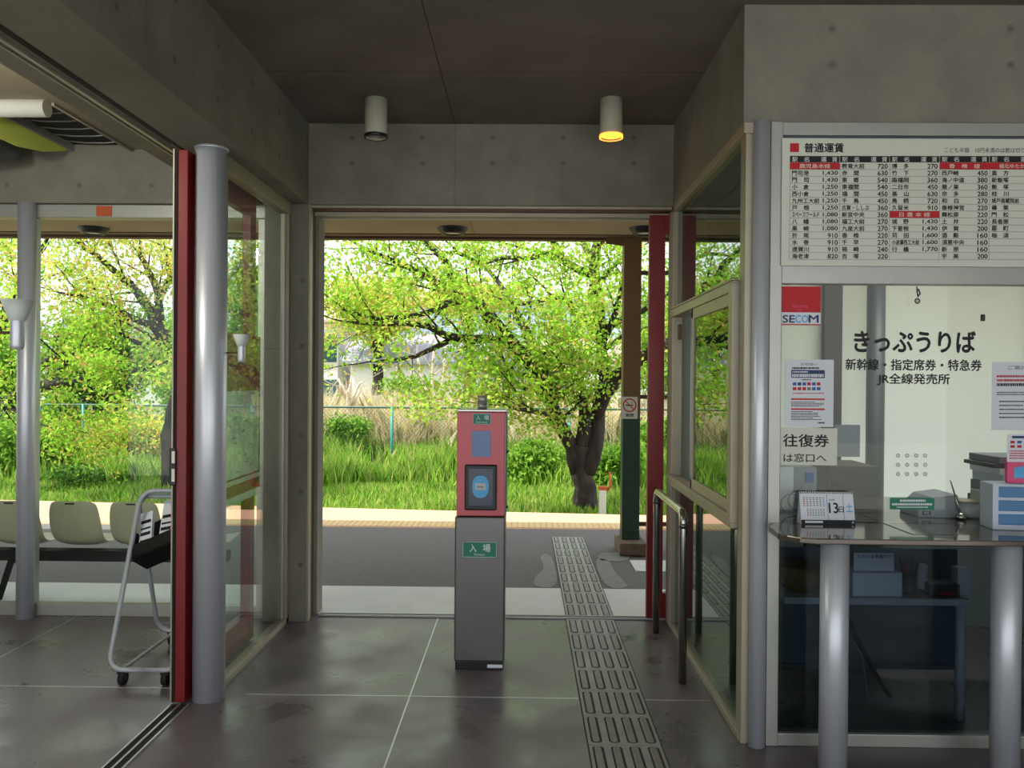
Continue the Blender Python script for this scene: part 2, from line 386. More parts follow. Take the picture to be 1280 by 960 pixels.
# beams
def ties(mb, pts, n, mi=1):
    for p in pts:
        mb.disc(Vector(p)+Vector(n)*.0012, n, .017, mi, r2=.014); mb.disc(Vector(p)+Vector(n)*.001, n, .011, mi)
b = MB(); b.box(-6, 4.6, YB, YB+.22, ZB, ZC)
pts = [tuple(atY(x, y, YB)) for y in (172.5, 204.5) for x in (440, 528, 616, 704, 792)]
ties(b, pts, (0, -1, 0))
pts = [(x, YB, z) for z in (2.68,) for x in (-3.2, -2.75, -2.3, -1.85)]; ties(b, pts, (0, -1, 0))
b.box(-.434, -.431, YB-.0015, YB, ZB, ZC, 1)
tag(b.build('beam_back', [M['concrete'], M['concrete_dark']]), 'concrete beam over the platform doorway with round tie marks', kind='structure')
b = MB(); b.box(-1.60, XL, -2.2, YB, ZB, ZC)
ties(b, [(XL, y, z) for z in (2.70, 2.93) for y in (2.25, 2.7, 3.15, 3.6, 4.05, 4.5, 4.95)], (1, 0, 0))
for y in (2.9, 2.05): b.box(XL, XL+.0012, y, y+.003, ZB, ZC, 1)
tag(b.build('beam_left', [M['concrete'], M['concrete_dark']]), 'long concrete beam above the waiting room glazing', kind='structure')
b = MB(); b.box(XR, 1.15, YF+.22, YB, ZB, ZC); b.box(XR, 4.6, YF, YF+.22, ZB, ZC)
ties(b, [(XR, y, z) for z in (2.70, 2.93) for y in (4.3, 4.75)], (-1, 0, 0))
ties(b, [tuple(atY(x, y, YF)) for y in (36, 81) for x in (1040, 1263)], (0, -1, 0))
tag(b.build('beam_right', [M['concrete'], M['concrete_dark']]), 'concrete beam above the ticket office windows', kind='structure')
# header box and door rails beside the left beam
h = MB(); h.box(-1.80, -1.62, -2.2, YB, ZB, ZC); h.box(-1.62, -1.60, -2.2, YB, ZB+.02, ZC, 1)
h.box(-1.625, -1.60, -2.2, 3.8, ZB-.003, ZB+.0, 1); h.box(-1.665, -1.65, -2.2, YB, ZB-.012, ZB, 2); h.box(-1.70, -1.694, -2.2, YB, ZB-.006, ZB, 2)
tag(h.build('trim_1', [M['concrete'], M['rubber'], M['alu_frame']]), 'grey header with the sliding door rail beside the left beam', kind='structure')
# header rails of the platform doorway
h = MB(); h.box(-1.33, .93, YB+.03, YB+.05, ZB-.015, ZB, 0); h.box(-1.33, .93, YB+.05, YB+.13, ZB-.022, ZB, 1)
h.box(-1.33, .93, YB+.13, YB+.15, ZB-.045, ZB, 0); h.box(-1.33, .93, YB+.15, YB+.21, ZB-.03, ZB, 1); h.box(-1.33, .93, YB+.21, YB+.24, ZB-.05, ZB, 0)
tag(h.build('trim_2', [M['bronze_frame'], M['brown']]), 'door rail under the beam over the platform doorway', kind='structure')
# concrete pillar
b = MB(); b.box(-1.60, XL, YB+.002, 5.40, 0, ZB)
b.box(-1.60, XL+.001, YB-.0005, YB+.003, 1.68, 1.683, 1)
for z in (.35, .8, 1.15, 1.7, 2.1): ties(b, [(XL-.035, YB+.001, z)], (0, -1, 0))
tag(b.build('pillar', [M['concrete'], M['concrete_dark']]), 'narrow concrete pillar left of the platform doorway', kind='structure')
h = MB(); h.box(XL, XL+.012, YB+.01, YB+.06, 0, ZB, 0); h.box(XL, XL+.006, YB+.06, YB+.15, 0, ZB, 1); h.box(XL, XL+.03, YB+.15, YB+.2, 0, ZB, 2)
h.box(XL, XL+.03, YB+.20, 5.42, 0, ZB, 2)
tag(h.build('trim_3', [M['bronze_frame'], M['brown'], M['concrete']]), 'door jamb strip on the side of the pillar', kind='structure')
# outer walls (partly unseen) closing the rooms
w = MB(); w.box(-6.2, -6, -2.2, 5.35, 0, ZC); tag(w.build('wall_left', M['concrete']), 'concrete side wall of the waiting room', kind='structure')
w = MB(); w.box(4.6, 4.8, -2.2, 5.35, 0, ZC); tag(w.build('wall_right', M['concrete']), 'concrete side wall beyond the ticket office', kind='structure')
w = MB(); w.box(-6.2, 4.8, -2.2, 8.2, ZC+.25, ZC+.32); tag(w.build('roof_deck', M['concrete']), 'flat concrete roof deck', kind='structure')

# ------------------------------------------------------------------ window_1: fixed glazing between silver column and pillar
GX = -1.465
win = tag(empty('window_1', (GX, 4.5, 0)), 'clear fixed glazing between the big silver column and the concrete pillar', kind='structure')
fr = MB(); fr.box(GX-.025, GX+.03, 3.9, YB, 0, .035); fr.box(GX-.03, GX+.035, 3.9, YB, ZB-.07, ZB)
fr.box(GX-.02, GX+.03, YB-.05, YB+.002, 0, ZB); fr.box(GX+.0, GX+.012, YB-.075, YB-.05, 0, ZB, 1)
fr.build('window_frame', [M['bronze_frame'], M['alu_frame']], win, bevel=.002)
g = MB(); g.box(GX-.004, GX+.004, 3.93, YB-.05, .035, ZB-.07); g.build('pane', M['glass'], win)
# ------------------------------------------------------------------ window_2: back glazing of the waiting room
win = tag(empty('window_2', (-3.5, 5.2, 0)), 'wide platform side glazing of the waiting room', kind='structure')
fr = MB(); fr.box(-6, -1.6, 5.19, 5.25, 0, .075); fr.box(-6, -1.6, 5.17, 5.27, 2.49, ZB)
for x in (-5.9, -4.55, -1.63): fr.box(x-.03, x+.03, 5.19, 5.25, .075, 2.49)
x = atY(44, 500, 5.22).x; fr.box(x-.02, x+.015, 5.20, 5.25, .075, 2.49)
fr.build('window_frame', M['alu_frame'], win, bevel=.003)
g = MB(); g.box(-6, -1.6, 5.216, 5.224, .075, 2.49); g.build('pane', M['glass'], win)
a = atY(120, 253, 5.16); o = MB(); o.box(a.x, a.x+.095, 5.163, 5.169, 2.497, 2.56)
tag(o.build('tape_patch', M['orange'], win), 'orange brown tape patch on the head rail')
cx = atY(34, 500, 5.15).x
c = MB(); c.cyl((cx, 5.14), .052, 0, ZB)
tag(c.build('column', M['alu']), 'slim silver column standing against the waiting room back window', kind='structure')

# big silver column
c = MB(); c.cyl((-1.462, 3.885), .073, 0, ZB-.01, 48); c.cyl((-1.462, 3.885), .077, ZB-.012, ZB, 48)
tag(c.build('column', M['alu']), 'large silver column beside the red sliding door edge', kind='structure')

# ------------------------------------------------------------------ red sliding doors
def sliding_door(name, lab, X, Y, axis, L, D=.045, st=.10):
    root = tag(empty(name, (X, Y, 0)), lab, kind='structure')
    def bx(mb, a0, a1, z0, z1, mi=0, d=D):
        if axis == 'Y': mb.box(X-d/2, X+d/2, Y+a0, Y+a1, z0, z1, mi)
        else: mb.box(X+a0, X+a1, Y-d/2, Y+d/2, z0, z1, mi)
    s = MB(); bx(s, 0, st, .012, ZB-.03); s.build('stile', M['red'], root, bevel=.003)
    s = MB(); bx(s, L-st, L, .012, ZB-.03); s.build('stile', M['red'], root, bevel=.003)
    s = MB(); bx(s, st, L-st, ZB-.15, ZB-.03); s.build('top_rail', M['red'], root, bevel=.003)
    s = MB(); bx(s, st, L-st, .012, .17); s.build('bottom_rail', M['red'], root, bevel=.003)
    s = MB(); bx(s, st, L-st, .17, ZB-.15, 0, .008); s.build('pane', M['glass'], root)
    return root
d1 = sliding_door('door_1', 'red framed glass sliding door of the waiting room, parked open behind the silver column', -1.565, 3.80, 'Y', .98, D=.05, st=.09)
e = MB(); e.box(-1.598, -1.586, 3.795, 3.83, .012, ZB-.03); e.build('edge_seal', M['rubber'], d1)
e = MB(); e.box(-1.604, -1.597, 3.79, 3.80, .012, ZB-.03); e.build('edge_strip', M['bronze_frame'], d1)
e = MB()
for y0, y1 in ((564, 579), (586, 602)):
    a = atY(221.5, y1, 3.79); b = atY(221.5, y0, 3.79); e.box(-1.600, -1.586, 3.784, 3.796, a.z, b.z)
e.build('lock_plate', M['white'], d1)
e = MB(); a = atY(220, 607, 3.79).z; b = atY(220, 560, 3.79).z; e.box(-1.612, -1.584, 3.787, 3.81, a, b); e.build('pull_handle', M['black'], d1, bevel=.004)
sliding_door('door_2', 'red framed glass sliding door of the platform doorway, slid open to the right', .782, 5.275, 'X', 1.15)

# ------------------------------------------------------------------ TICKET OFFICE
# side window (towards the passage)
SX = .93
win = tag(empty('window_3', (SX, 4.3, 0)), 'side window of the ticket office with sliding sashes above a dark lower pane', kind='structure')
fr = MB()
fr.box(SX-.03, SX+.03, YF-.03, YB, ZB-.045, ZB); fr.box(SX-.025, SX+.03, YF, YB, 0, .035)
fr.box(SX-.045, SX+.03, 3.56, YB, .875, .925); fr.box(SX-.045, SX+.03, 3.56, YB, 1.885, 1.93)
fr.box(SX-.055, SX-.02, 3.56, YB, .925, .935); fr.box(SX-.05, SX-.02, 3.56, YB, 1.93, 1.94)
fr.box(SX-.03, SX+.03, YB-.05, YB+.12, 0, ZB); fr.box(SX-.02, SX+.03, 3.47, 3.55, 0, ZB)
fr.build('window_frame', M['bronze_frame'], win, bevel=.003)
g = MB(); g.box(SX-.003, SX+.003, 3.55, YB-.05, .035, .875); g.build('lower_pane', M['glass_dark'], win)
g = MB(); g.box(SX-.003, SX+.003, 3.55, YB-.05, 1.93, ZB-.045); g.build('upper_pane', M['glass_dark'], win)
def sash(y0, y1, x, lab):
    s = MB(); s.box(x-.012, x+.012, y0, y0+.045, .93, 1.885); s.box(x-.012, x+.012, y1-.035, y1, .93, 1.885)
    s.box(x-.012, x+.012, y0, y1, .93, .985); s.box(x-.012, x+.012, y0, y1, 1.83, 1.885)
    o = s.build('sash', M['bronze_frame'], win, bevel=.003); tag(o, lab)
    g = MB(); g.box(x-.003, x+.003, y0+.045, y1-.035, .985, 1.83); g.build('pane', M['glass_dark'], o)
sash(3.62, 4.47, SX-.025, 'nearer sliding sash'); sash(3.68, 4.50, SX+.004, 'sash slid behind the nearer one')
s = MB(); s.box(SX-.05, SX-.015, 3.555, 3.62, .90, 1.92)
tag(s.build('guide_post', M['bronze_frame'], win, bevel=.003), 'projecting beige post at the near end of the sashes')
s = MB(); a = atX(858, 410, SX); s.box(SX-.02, SX+.0, 4.93, 4.97, a.z-.06, a.z+.03); s.build('latch', M['brown'], win, bevel=.004)
# corner column
c = MB(); c.cyl((.972, 3.455), .034, 0, ZB-.002, 40)
tag(c.build('column', M['alu']), 'slim silver corner column of the ticket office', kind='structure')
c = MB(); c.cyl((1.04, 5.0), .045, 0, ZB, 32)
tag(c.build('column', M['alu']), 'silver column inside the back corner of the ticket office', kind='structure')

# front window wall
FY = 3.47
win = tag(empty('window_4', (1.6, FY, 0)), 'front window of the ticket office above and below the counter', kind='structure')
XA = atY(966, 550, FY).x-.024   # left post
fr = MB(); fr.box(XA, XA+.05, FY-.02, FY+.04, 0, ZB, 0)
fr.box(XA+.05, 2.16, FY-.016, FY+.04, 0, .052); fr.box(2.21, 3.6, FY-.016, FY+.04, 0, .052); fr.box(XA+.05, 4.6, FY-.016, FY+.04, ZB-.055, ZB-.001)
z0 = atY(1120, 356, FY).z; z1 = atY(1120, 333, FY).z; fr.box(XA+.05, 4.6, FY-.017, FY+.04, z0, z1)
fr.box(2.16, 2.21, FY-.02, FY+.04, 0, z0); fr.box(XA+.05, 3.6, FY+.0, FY+.03, .875, .90); fr.box(2.9, 2.95, FY-.014, FY+.035, .052, z0-.002); fr.box(3.6, 4.6, FY-.014, FY+.035, 0, z0-.002)
fr.build('window_frame', M['alu_frame'], win, bevel=.003)
ZT = z0
g = MB(); g.box(XA+.05, 2.16, FY+.004, FY+.010, .925, ZT); g.box(2.21, 3.6, FY+.004, FY+.010, .925, ZT); g.build('upper_pane', M['glass_clear'], win)
g = MB(); g.box(2.21, 3.6, FY+.004, FY+.010, .052, .875); g.box(XA+.05, 2.16, FY+.004, FY+.010, .052, .875); g.build('lower_pane', M['glass_smoke'], win)
g = MB(); g.box(XA+.05, 4.6, FY+.004, FY+.02, ZT+.02, ZB-.05); g.build('back_panel', M['booth_dark'], win)
# lettering stuck on the glass
TY = FY-.001
L = MB()
textY(L, 'きっぷうりば', 1068, 414, 1219, 440, TY, 0, .03)
textY(L, '新幹線・指定席券・特急券', 1057, 449, 1227, 463, TY, 0, .022)
textY(L, 'JR全線発売所', 1097, 467, 1187, 482, TY, 0, .022)
tag(L.build('window_lettering', M['ink'], win), 'black ticket office lettering on the glass')
L = MB()
for r in range(3):
    for c in range(4): 
        a = atY(1122.5+c*11.3, 569.5+r*11.5, TY); L.disc((a.x, TY-.001, a.z), (0, -1, 0), .0082, 0, r2=.0060); L.disc((a.x, TY-.0005, a.z), (0, -1, 0), .0060, 1)
tag(L.build('speaking_hole', [M['plastic_grey'], M['white']], win), 'grid of small round speaking holes')

# fare board
bx0, bx1, bz0, bz1 = rectY(977, 173, 1279, 333, FY-.03)
fb = tag(empty('fare_board', ((bx0+bx1)/2, FY-.03, bz0)), 'cream fare table board with red and black headings above the ticket window', 'fare board')
B = MB(); B.box(bx0, 2.30, FY-.03, FY-.022, bz0, bz1); B.build('panel', M['board'], fb, bevel=.002)
fy = FY-.031
names = [['#鹿児島本線', '門司港', '門　司', '小　倉', '西小倉', '九州工大前', '戸　畑', 'スペースワールド', '八　幡', '黒　崎', '折　尾', '水　巻', '遠賀川', '海老津'],
 ['教育大前', '赤　間', '東　郷', '東福間', '福　間', '千　鳥', '古賀・ししぶ', '新宮中央', '福工大前', '九産大前', '香　椎', '千　早', '箱　崎', '吉　塚'],
 ['博　多', '竹　下', '南福岡', '二日市', '基　山', '鳥　栖', '久留米', '#日 豊 本 線', '城　野', '下曽根', '苅　田', '小波瀬西工大前', '行　橋', ''],
 ['#香　椎　線', '西戸崎', '海ノ中道', '雁ノ巣', '奈　多', '和　白', '香椎神宮', '舞松原', '土　井', '伊　賀', '酒　殿', '須恵中央', '新　原', '宇　美'],
 ['#福北ゆたか線', '直　方', '新飯塚', '飯　塚', '桂　川', '城戸南蔵院前', '篠　栗', '門　松', '長者原', '原　町', '柚　須', '', '', '']]
fares = [['', '1,430', '1,430', '1,250', '1,250', '1,250', '1,250', '1,080', '1,080', '1,080', '910', '910', '910', '820'],
 ['720', '630', '540', '540', '450', '450', '360', '360', '270', '270', '220', '270', '240', '220'],
 ['270', '270', '360', '450', '630', '720', '910', '', '1,430', '1,430', '1,600', '1,600', '1,770', ''],
 ['', '450', '380', '360', '280', '270', '220', '220', '220', '200', '160', '160', '160', '200'],
 ['']*14]
T = MB()   # 0 ink 1 red 2 black bar 3 light text 4 line
cw = 62.4; x00 = 987.3; y00 = 203.3; rh = 8.66
def rr(a, b, c, d, y, mi):
    X0, X1, Z0, Z1 = rectY(a, b, c, d, y); T.rY(X0, X1, Z0, Z1, y, mi)
rr(987.5, 179, 998.8, 190, fy, 1)
textY(T, '普通運賃', 1005.5, 179, 1054.5, 190.5, fy, 0, .022)
textY(T, 'こども半額　10円未満のは数は切り捨て', 1181, 184.5, 1294, 191, fy, 0)
for ci in range(5):
    xx = x00+ci*cw
    rr(xx, 195, xx+cw-.5, 203, fy, 2)
    for k, ch in enumerate('駅名運賃'):
        q = xx+(3, 17.5, 39, 52.5)[k]; textY(T, ch, q, 196.2, q+6.8, 202.2, fy-.0006, 3, .008)
    for ri in range(14):
        yy = y00+ri*rh
        rr(xx, yy+rh-.35, xx+cw, yy+rh+.1, fy, 4)
        s = names[ci][ri]
        if not s: continue
        if s[0] == '#':
            rr(xx, yy-.1, xx+cw, yy+rh-.4, fy-.0003, 1)
            textY(T, s[1:], xx+12, yy+1.5, xx+cw-12, yy+rh-1.6, fy-.0006, 3, .005)
        else:
            n = len(s); w_ = {3: 21, 4: 28}.get(n, 34)
            textY(T, s, xx+2.7, yy+1.2, xx+2.7+w_, yy+rh-1.2, fy, 0, .022)
            v = fares[ci][ri]
            if v:
                w_ = 18.5 if len(v) > 3 else 12.5
                textY(T, v, xx+cw-2.6-w_, yy+1.6, xx+cw-2.6, yy+rh-1.2, fy, 0, .02)
    rr(xx-.25, 195, xx+.15, y00+14*rh, fy-.0001, 4)
T.build('fare_table', [M['ink'], M['redink'], M['ink'], M['board'], M['greytext']], fb)

# notices
def notice(name, lab, px, Y, cat='notice', mt='paper'):
    X0, X1, Z0, Z1 = rectY(*px, Y)
    root = empty(name, ((X0+X1)/2, Y, Z0)); tag(root, lab, cat)
    b = MB(); b.box(X0, X1, Y, Y+.0015, Z0, Z1); b.build('sheet', M[mt], root)
    return root, Y-.0004
def lines(T, x0, y0, x1, y1, n, Y, mi=0, dens=.55, ragged=True, seed=1):
    """rows of tiny unreadable print"""
    rg = random.Random(seed); h = (y1-y0)/n
    for i in range(n):
        e = x1 if not ragged else x0+(x1-x0)*rg.uniform(.6, 1)
        x = x0
        while x < e:
            w_ = rg.uniform(1.0, 2.6); X0, X1, Z0, Z1 = rectY(x, y0+i*h, min(x+w_, e), y0+i*h+h*dens, Y)
            T.rY(X0, X1, Z0, Z1, Y, mi); x += w_+rg.uniform(.3, .7)
NY = FY-.004
n, y = notice('security_sticker', 'red and white square security company sticker at the top left of the ticket window', (976, 358, 1026, 406.5), NY, 'sticker')
T = MB(); X0, X1, Z0, Z1 = rectY(976, 358, 1026, 390.5, y); T.rY(X0, X1, Z0, Z1, y, 1)
X0, X1, Z0, Z1 = rectY(976, 405, 1026, 406.5, y); T.rY(X0, X1, Z0, Z1, y, 1)
textY(T, 'Security', 990.5, 380, 1010, 386, y-.0003, 3); textY(T, 'by', 997.5, 385.8, 1002.5, 389.6, y-.0003, 3)
textY(T, 'SE', 978.5, 394, 993.5, 403.2, y-.0003, 0, .02); textY(T, 'CO', 994.2, 394, 1010.3, 403.2, y-.0003, 2, .02); textY(T, 'M', 1011, 394, 1023, 403.2, y-.0003, 0, .02)
T.build('print', [M['navy'], M['redink'], M['lightblue'], M['pinkpaper']], n)
n, y = notice('payment_notice', 'tall white notice with a blue heading and rows of card logos', (982, 449.5, 1042, 533.5), NY)
T = MB(); textY(T, 'お取扱い', 1001, 453.5, 1022, 457, y, 0)
lines(T, 990, 459, 1024, 461.5, 1, y, 0, .9, False)
X0, X1, Z0, Z1 = rectY(989, 462.5, 1031, 472.5, y); T.rY(X0, X1, Z0, Z1, y, 3)
lines(T, 990.5, 464, 1010, 466, 1, y-.0004, 4, .9, False); lines(T, 990, 467.5, 1030, 471.8, 1, y-.0004, 4, .9, False, 5)
lines(T, 1002, 474, 1014, 476, 1, y, 0, .7, False)
cs = [2, 3, 2, 1, 2, 1, 1, 1, 1, 5, 2, 2]
for i in range(12):
    xx = 991+(i % 6)*6; yy = 478+(i//6)*6; X0, X1, Z0, Z1 = rectY(xx, yy, xx+4.6, yy+3.8, y); T.rY(X0, X1, Z0, Z1, y, cs[i])
lines(T, 991, 491, 1030, 493, 1, y, 1, .6, False, 8)
for a in (498, 510.5):
    X0, X1, Z0, Z1 = rectY(989, a, 1031, a+2, y); T.rY(X0, X1, Z0, Z1, y, 1)
lines(T, 989, 502, 1032, 509, 4, y, 0, .5, True, 3); lines(T, 989, 514, 1028, 526, 6, y, 0, .5, True, 4); lines(T, 1022, 527.5, 1031, 530, 1, y, 0, .8, False)
T.build('print', [M['ink'], M['redink'], M['blueink'], M['navy'], M['paper'], M['greytext']], n)
n, y = notice('ticket_notice', 'handwritten style white card reading return tickets at the counter', (973.5, 535, 1046.5, 581.5), NY-.003, mt='board')
T = MB(); textY(T, '往復券', 979, 543, 1036, 558.5, y, 0, .02); textY(T, 'は窓口へ', 979.5, 567, 1033, 577.5, y, 0, .012)
T.build('print', M['ink'], n)
n, y = notice('small_grey_notice', 'small grey notice hanging behind the glass beside the return ticket card', (1043, 531, 1075, 571), FY+.02, mt='greytext')
T = MB(); lines(T, 1047, 535, 1057, 567, 9, y, 0, .3, True, 7); lines(T, 1060, 535, 1071, 567, 9, y, 0, .3, True, 9); T.build('print', M['plastic_grey'], n)
n, y = notice('information_notice', 'white information notice with red and black print at the right of the window', (1240, 452.5, 1298, 537.5), NY)
T = MB(); textY(T, 'ご案内', 1260, 457, 1284, 462, y, 0); lines(T, 1246, 469, 1296, 472, 1, y, 1, .9, False, 2); lines(T, 1246, 474, 1296, 477, 1, y, 1, .9, False, 3)
lines(T, 1246, 479, 1294, 483, 1, y, 0, .9, False, 4); lines(T, 1246, 490, 1294, 495, 2, y, 0, .5, True, 5)
for k in range(5): lines(T, 1249, 501+k*5, 1294, 503+k*5, 1, y, 0, .8, True, 20+k)
T.build('print', [M['ink'], M['redink']], n)
n, y = notice('green_window_sign', 'narrow green sign with white print stuck low on the ticket window', (1112.5, 622.5, 1168, 637), NY, 'sign', 'greenink')
T = MB(); lines(T, 1125, 624.5, 1157, 627.5, 1, y, 0, .9, False, 2); lines(T, 1115, 629, 1165, 632, 1, y, 0, .9, False, 3); lines(T, 1121, 633.3, 1160, 635.3, 1, y, 0, .7, False, 4)
T.build('print', M['paper'], n)

# hook with ring under the middle rail
a = atY(1146, 358, FY-.03); hk = tag(empty('hook_and_ring', a), 'small dark hook with a hanging ring under the fare board rail', 'hook')
h = MB(); h.tube([a+Vector((0, 0, 0)), a+Vector((0, -.004, -.025)), a+Vector((.004, -.004, -.045))], .0025, 6); h.tube([a+Vector((.006, 0, -.01)), a+Vector((.012, -.004, -.03)), a+Vector((.003, -.004, -.04))], .003, 6); h.build('hook', M['black'], hk)
h = MB(); h.disc(a+Vector((0, -.006, -.060)), (0, -1, 0), .012); h.disc(a+Vector((0, -.0065, -.060)), (0, -1, 0), .0065, 1); h.build('ring', [M['brown'], M['plastic_pale']], hk)
a = atY(1229.5, 397, FY+.02); h = MB(); h.box(a.x-.008, a.x+.008, a.y, a.y+.012, a.z-.014, a.z+.014)
tag(h.build('suction_clip', M['black'], bevel=.003), 'small black clip stuck on the ticket window glass', 'clip')

# counter shelf (through the window, outside and inside)
ZK = .922
P = [atZ(957, 655, ZK), atZ(975, 668.5, ZK), atZ(1000, 674.5, ZK)]
poly = [(.985, FY+.9), (.985, 3.36), (P[1].x+.0, 3.205), (1.0, 3.165), (1.035, 3.125), (1.09, 3.105), (1.4, 3.10), (3.58, 3.10), (3.58, FY+.9)]
poly[0] = (1.03, FY+.8); poly.insert(1, (1.03, 3.44)); poly[-1] = (3.58, FY+.8)
k = MB(); k.prism(poly[::-1] if False else poly, ZK-.022, ZK)
ct = tag(k.build('counter_top', M['desk'], bevel=.004), 'polished grey ticket counter running through the window', 'counter')
for (u, v) in ((1043, 0), (1258, 0)):
    x = atY(u, 800, 3.23).x
    k = MB(); k.cyl((x, 3.235), .053, 0, ZK-.022, 40)
    tag(k.build('leg', M['alu'], ct), 'thick round aluminium leg')
k = MB()
p1, p2, p3 = atZ(1082, 645.5, ZK), atZ(1140, 668, ZK), atZ(1213, 668, ZK)
for a, b in ((p1, p2), (p2, p3)):
    d = (b-a).normalized(); n_ = Vector((-d.y, d.x, 0))*.004; z = Vector((0, 0, .001)); k.quad(a-n_+z, b-n_+z, b+n_+z, a+n_+z)
k.build('dark_counter_line', M['black'], ct)  # thin dark strip laid flat on the counter top

# things on the counter
# desk calendar
X0, X1, Z0, Z1 = rectY(1002, 616, 1069.5, 655, 3.42); Z0 = ZK
cal = tag(empty('desk_calendar', ((X0+X1)/2, 3.42, ZK)), 'white flip desk calendar showing day 13 on the counter', 'calendar')
k = MB(); k.prism([(0, 0), (.06, 0), (.032, Z1-Z0)], X0, X1, 0, X=Matrix(((0, 0, 1, 0), (1, 0, 0, 3.42), (0, 1, 0, Z0), (0, 0, 0, 1)))); k.build('stand', M['paper'], cal)
T = MB(); W_ = X1-X0; H_ = Z1-Z0; sl = math.atan2(.032, H_); V_ = Vector((0, math.sin(sl), math.cos(sl))); O_ = Vector((X0, 3.419, Z0))
def cr(a, b, c, d, mi, e=.0004):
    q = O_+Vector((0, -e, 0)); T.quad(q+Vector((a*W_, 0, 0))+V_*b*H_, q+Vector((c*W_, 0, 0))+V_*b*H_, q+Vector((c*W_, 0, 0))+V_*d*H_, q+Vector((a*W_, 0, 0))+V_*d*H_, mi)
def ctx(s, a, b, c, d, mi, w=.01): text(T, s, O_+Vector((a*W_, -.0008, 0))+V_*b*H_, (1, 0, 0), V_, (c-a)*W_, (d-b)*H_, mi, w)
cr(0, 0, 1, .14, 0); ctx('JR', .93, .03, .98, .10, 4); cr(.07, .04, .40, .11, 4, .0006); lines_ = 0
cr(.50, .14, .508, .95, 3); cr(.80, .14, .808, .95, 3)
ctx('13', .53, .36, .70, .68, 0, .02); ctx('日', .71, .38, .80, .56, 0, .01); ctx('土', .85, .40, .97, .68, 2, .02)
ctx('4月', .54, .74, .64, .80, 0); 
for r in range(5):
    for c in range(7): cr(.06+c*.061, .82-r*.062, .06+c*.061+.03, .82-r*.062+.032, 1 if c == 0 else (2 if c == 6 else 3))
for r in range(5):
    for c in range(7): cr(.12+c*.05, .46-r*.05, .12+c*.05+.024, .46-r*.05+.026, 1 if c == 0 else 3)
for c in range(28): cr(.01+c*.0355, .965, .01+c*.0355+.018, 1.03, 0, -.001)
T.build('calendar_print', [M['ink'], M['redink'], M['lightblue'], M['greytext'], M['paper']], cal)
# drawer box
x0 = atY(1241, 630, 3.33).x; zt = atY(1262, 605, 3.33).z
dr = tag(empty('drawer_box', (x0+.11, 3.30, ZK)), 'white desktop box with three blue drawers at the right of the counter', 'drawer box')
k = MB(); X_ = Matrix.Translation((x0, 3.33, 0)) @ Matrix.Rotation(R(-6), 4, 'Z')
k.box(0, .22, 0, .12, ZK, zt, 0, X_); k.build('case', M['box_white'], dr, bevel=.004)
for i in range(3):
    z_ = ZK+.022+i*(zt-ZK-.02)/3; k = MB(); k.box(.022, .20, -.004, .01, z_, z_+.042, 0, X_); k.build('drawer', M['drawer_blue'], dr, bevel=.002)
# pink leaflets and small card on top of the box
k = MB(); k.box(.075, .20, .05, .07, zt, zt+.098, 0, X_); lf = tag(k.build('leaflet_bundle', M['pinkpaper']), 'pink leaflets standing on the blue drawer box', 'leaflets')
k = MB(); k.box(.10, .16, .049, .0495, zt+.02, zt+.06, 0, X_); k.disc(X_ @ Vector((.125, .0485, zt+.05)), (0, -1, 0), .018, 0); k.build('print', M['lightblue'], lf)
n, y = notice('small_card_notice', 'small white card with red print standing above the pink leaflets', (1259, 543, 1300, 577.5), 3.365)
T = MB(); X0, X1, Z0, Z1 = rectY(1265, 545, 1296, 548, y); T.rY(X0, X1, Z0, Z1, y, 2)
for i in range(8):
    xx = 1263+(i % 4)*8.5; yy = 551+(i//4)*5.5; X0, X1, Z0, Z1 = rectY(xx, yy, xx+5.5, yy+3.2, y); T.rY(X0, X1, Z0, Z1, y, (1, 3, 1, 1, 1, 1, 3, 1)[i])
lines(T, 1262, 563, 1290, 575, 4, y, 1, .5, True, 4); T.build('print', [M['ink'], M['redink'], M['navy'], M['blueink']], n)
# papers/binders pile behind it
base = ZK
rg = random.Random(4)
hts = [.05, .055, .045, .04, .03, .018, .03]; cols_ = ['plastic_pale', 'paper', 'plastic_grey', 'box_white', 'paper', 'booth_dark', 'plastic_grey']
labs = ['pale binder at the bottom of the pile behind the drawer box', 'white paper ream second from the bottom of the pile', 'grey folder box third from the bottom of the pile', 'bluish file box in the middle of the pile', 'white papers third from the top of the pile', 'thin dark folder second from the top of the pile', 'grey clipboard on top of the pile']
z_ = base
for i, hh in enumerate(hts):
    ox = (0, .003, -.004, .004, -.008, -.035, -.012)[i]; k = MB(); xb = atY(1242, 600, 3.62).x
    k.box(xb+ox, xb+ox+.24, 3.56, 3.80, z_+.001, z_+hh); z_ += hh
    tag(k.build('document_binder', M[cols_[i]], bevel=.003), labs[i], 'binder', 'pile of documents inside the ticket window')
# narrow upright file
a = atY(1231, 640, 3.58); k = MB(); k.box(a.x, a.x+.035, 3.56, 3.70, ZK, atY(1231, 615, 3.58).z)
tag(k.build('upright_file', M['plastic_pale'], bevel=.003), 'pale upright file next to the document pile', 'file')
